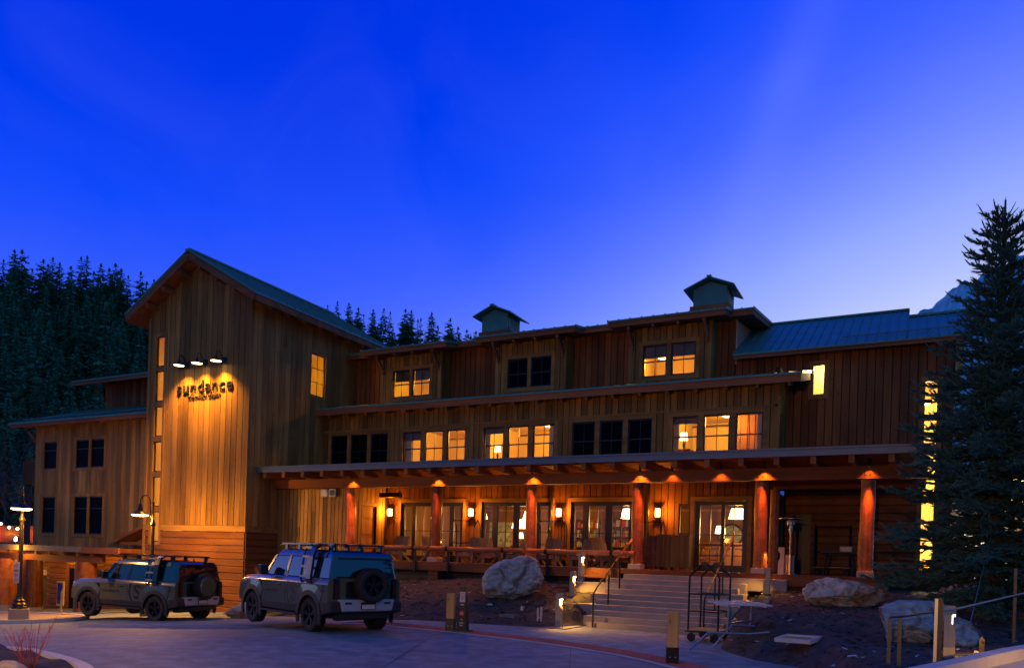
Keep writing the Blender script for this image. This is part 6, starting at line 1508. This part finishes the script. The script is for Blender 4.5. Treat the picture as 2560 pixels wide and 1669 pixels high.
mb = MB(); mb.tube([(1.75, 21.5, 2.15), (4.5, 20.6, 2.05)], .025, 6); mb.tube([(1.75, 21.5, 1.7), (4.5, 20.6, 1.6)], .015, 6); mb.build('rail', BLACK, r2)
for k in range(4): x = 1.8+k*.85; mb = MB(); mb.box((x-.03, 21.47-.32*k-.03*0, .9), (x+.03, 21.53-.3*k, 2.15)); mb.build('post', BLACK, r2)

# ------------------------------------------------------------------ the big spruce
sp_ = thing('blue_spruce', 'tall blue spruce with upswept tips in front of the right wing', 'tree', (1.62, 20.15, .75), rad(20))
HS = 9.35; rs = random.Random(77)
mb = MB(); mb.tube([(0, 0, -.3), (.02, 0, 2), (0, .02, 6), (0, 0, HS-1), (0, 0, HS+.05)], [.21, .18, .11, .045, .018], 12, wob=.05); mb.build('trunk', BARK, sp_, smooth=True)
vs, fs = [], []; bvs = MB()
def brush(p, q, r, n):
    """a needle-clad twig: a rough core with bristles"""
    d = q-p; l = d.length
    if l < .01: return
    d = d/l; x = d.cross(Vector((0, 0, 1)));
    if x.length < .05: x = Vector((1, 0, 0))
    x.normalize(); y = d.cross(x)
    b = len(vs); c3 = [(math.cos(t), math.sin(t)) for t in (0, 2.1, 4.2)]
    for f_, rr in ((0, r*.75), (.6, r*.8), (1, r*.3)):
        for cc, ss in c3: vs.append(p+d*l*f_+x*cc*rr*.6+y*ss*rr*.6)
    for k in (0, 3):
        for i in range(3): fs.append((b+k+i, b+k+(i+1) % 3, b+k+3+(i+1) % 3, b+k+3+i))
    for i in range(n):
        t = rs.random(); a = rs.uniform(0, 6.28); o = p+d*l*t; nn = (x*math.cos(a)+y*math.sin(a)); e = o+nn*r*1.5+d*r*rs.uniform(.6, 1.6); w_ = d.cross(nn)*r*.22
        b = len(vs); vs.extend([o-w_, o+w_, e]); fs.append((b, b+1, b+2))
z = .55
while z < HS-.35:
    t = z/HS; Lb = 2.35*(1-t)**.68*(1 if t > .12 else .8+1.6*t)+.12
    n = 8 if t < .3 else (9 if t < .6 else (8 if t < .8 else 6)); a0 = rs.uniform(0, 6.28)
    for k in range(n):
        a = a0+6.28*k/n+rs.uniform(-.25, .25); l = Lb*rs.uniform(.55, 1.2); up = -.12+.75*t**1.5+rs.uniform(-.12, .12)
        d = Vector((math.cos(a), math.sin(a), up)).normalized(); pts = [Vector((0, 0, z))]; dd = d.copy(); m = max(3, int(l/.28))
        for j in range(m): dd = (dd+Vector((rs.gauss(0, .05), rs.gauss(0, .05), (.09 if j > m*.5 else -.03)))).normalized(); pts.append(pts[-1]+dd*l/m)
        bvs.tube(pts, [max(.006, .03*(1-t)*(1-j/m)+.006) for j in range(m+1)], 4)
        side = Vector((-math.sin(a), math.cos(a), 0))
        for j in range(m):
            
            p, q = pts[j], pts[j+1]; brush(p, q, .046, 12)
            for s in (-1, 1):
                for kk in range(2 if t < .3 else 3):
                    o = p.lerp(q, rs.random()); ll = min(.55, .22+.36*(1-j/m))*(1-.35*t)*rs.uniform(.6, 1.15)*(l/2 if l < 2 else 1)**.4
                    e = o+(dd*rs.uniform(.5, .9)+side*s*rs.uniform(.4, .9)+Vector((0, 0, rs.uniform(-.5, .22)+.5*t))).normalized()*ll; brush(o, e, .04, 11)
                    if ll > .2:
                        for _ in range(2): o2 = o.lerp(e, rs.uniform(.3, .8)); e2 = o2+((e-o).normalized()+side*rs.uniform(-.9, .9)+Vector((0, 0, rs.uniform(-.4, .3)))).normalized()*ll*.5; brush(o2, e2, .036, 8)
        e = pts[-1]+(dd+Vector((0, 0, .35+.5*t))).normalized()*(.16+.14*rs.random()); brush(pts[-1], e, .034, 6)
    z += (.17+.1*t)*rs.uniform(.8, 1.2)
brush(Vector((0, 0, HS-.6)), Vector((0, 0, HS+.12)), .03, 20)
for k in range(5): a = k*1.26; brush(Vector((0, 0, HS-.45)), Vector((.28*math.cos(a), .28*math.sin(a), HS-.12)), .03, 8)
bvs.build('branches', BARK, sp_)
mb = MB(); mb.add(vs, fs, 0, .5); mb.build('needles', NEEDLE, sp_)
gw = thing('guy_wire', 'thin guy wire staked from the spruce trunk into the bark', 'guy wire', (1.1, 16.7, .6), world=True)
mb = MB(); mb.tube([(.95, 16.65, .62), (1.6, 20.1, 3.0)], .009, 5); mb.build('wire', STEEL, gw)
mb = MB(); mb.tube([(.95, 16.6, .5), (.97, 16.72, .8)], .022, 6); mb.build('turnbuckle', STEEL, gw)
print('trees', ntree, 'objects', len(bpy.data.objects))
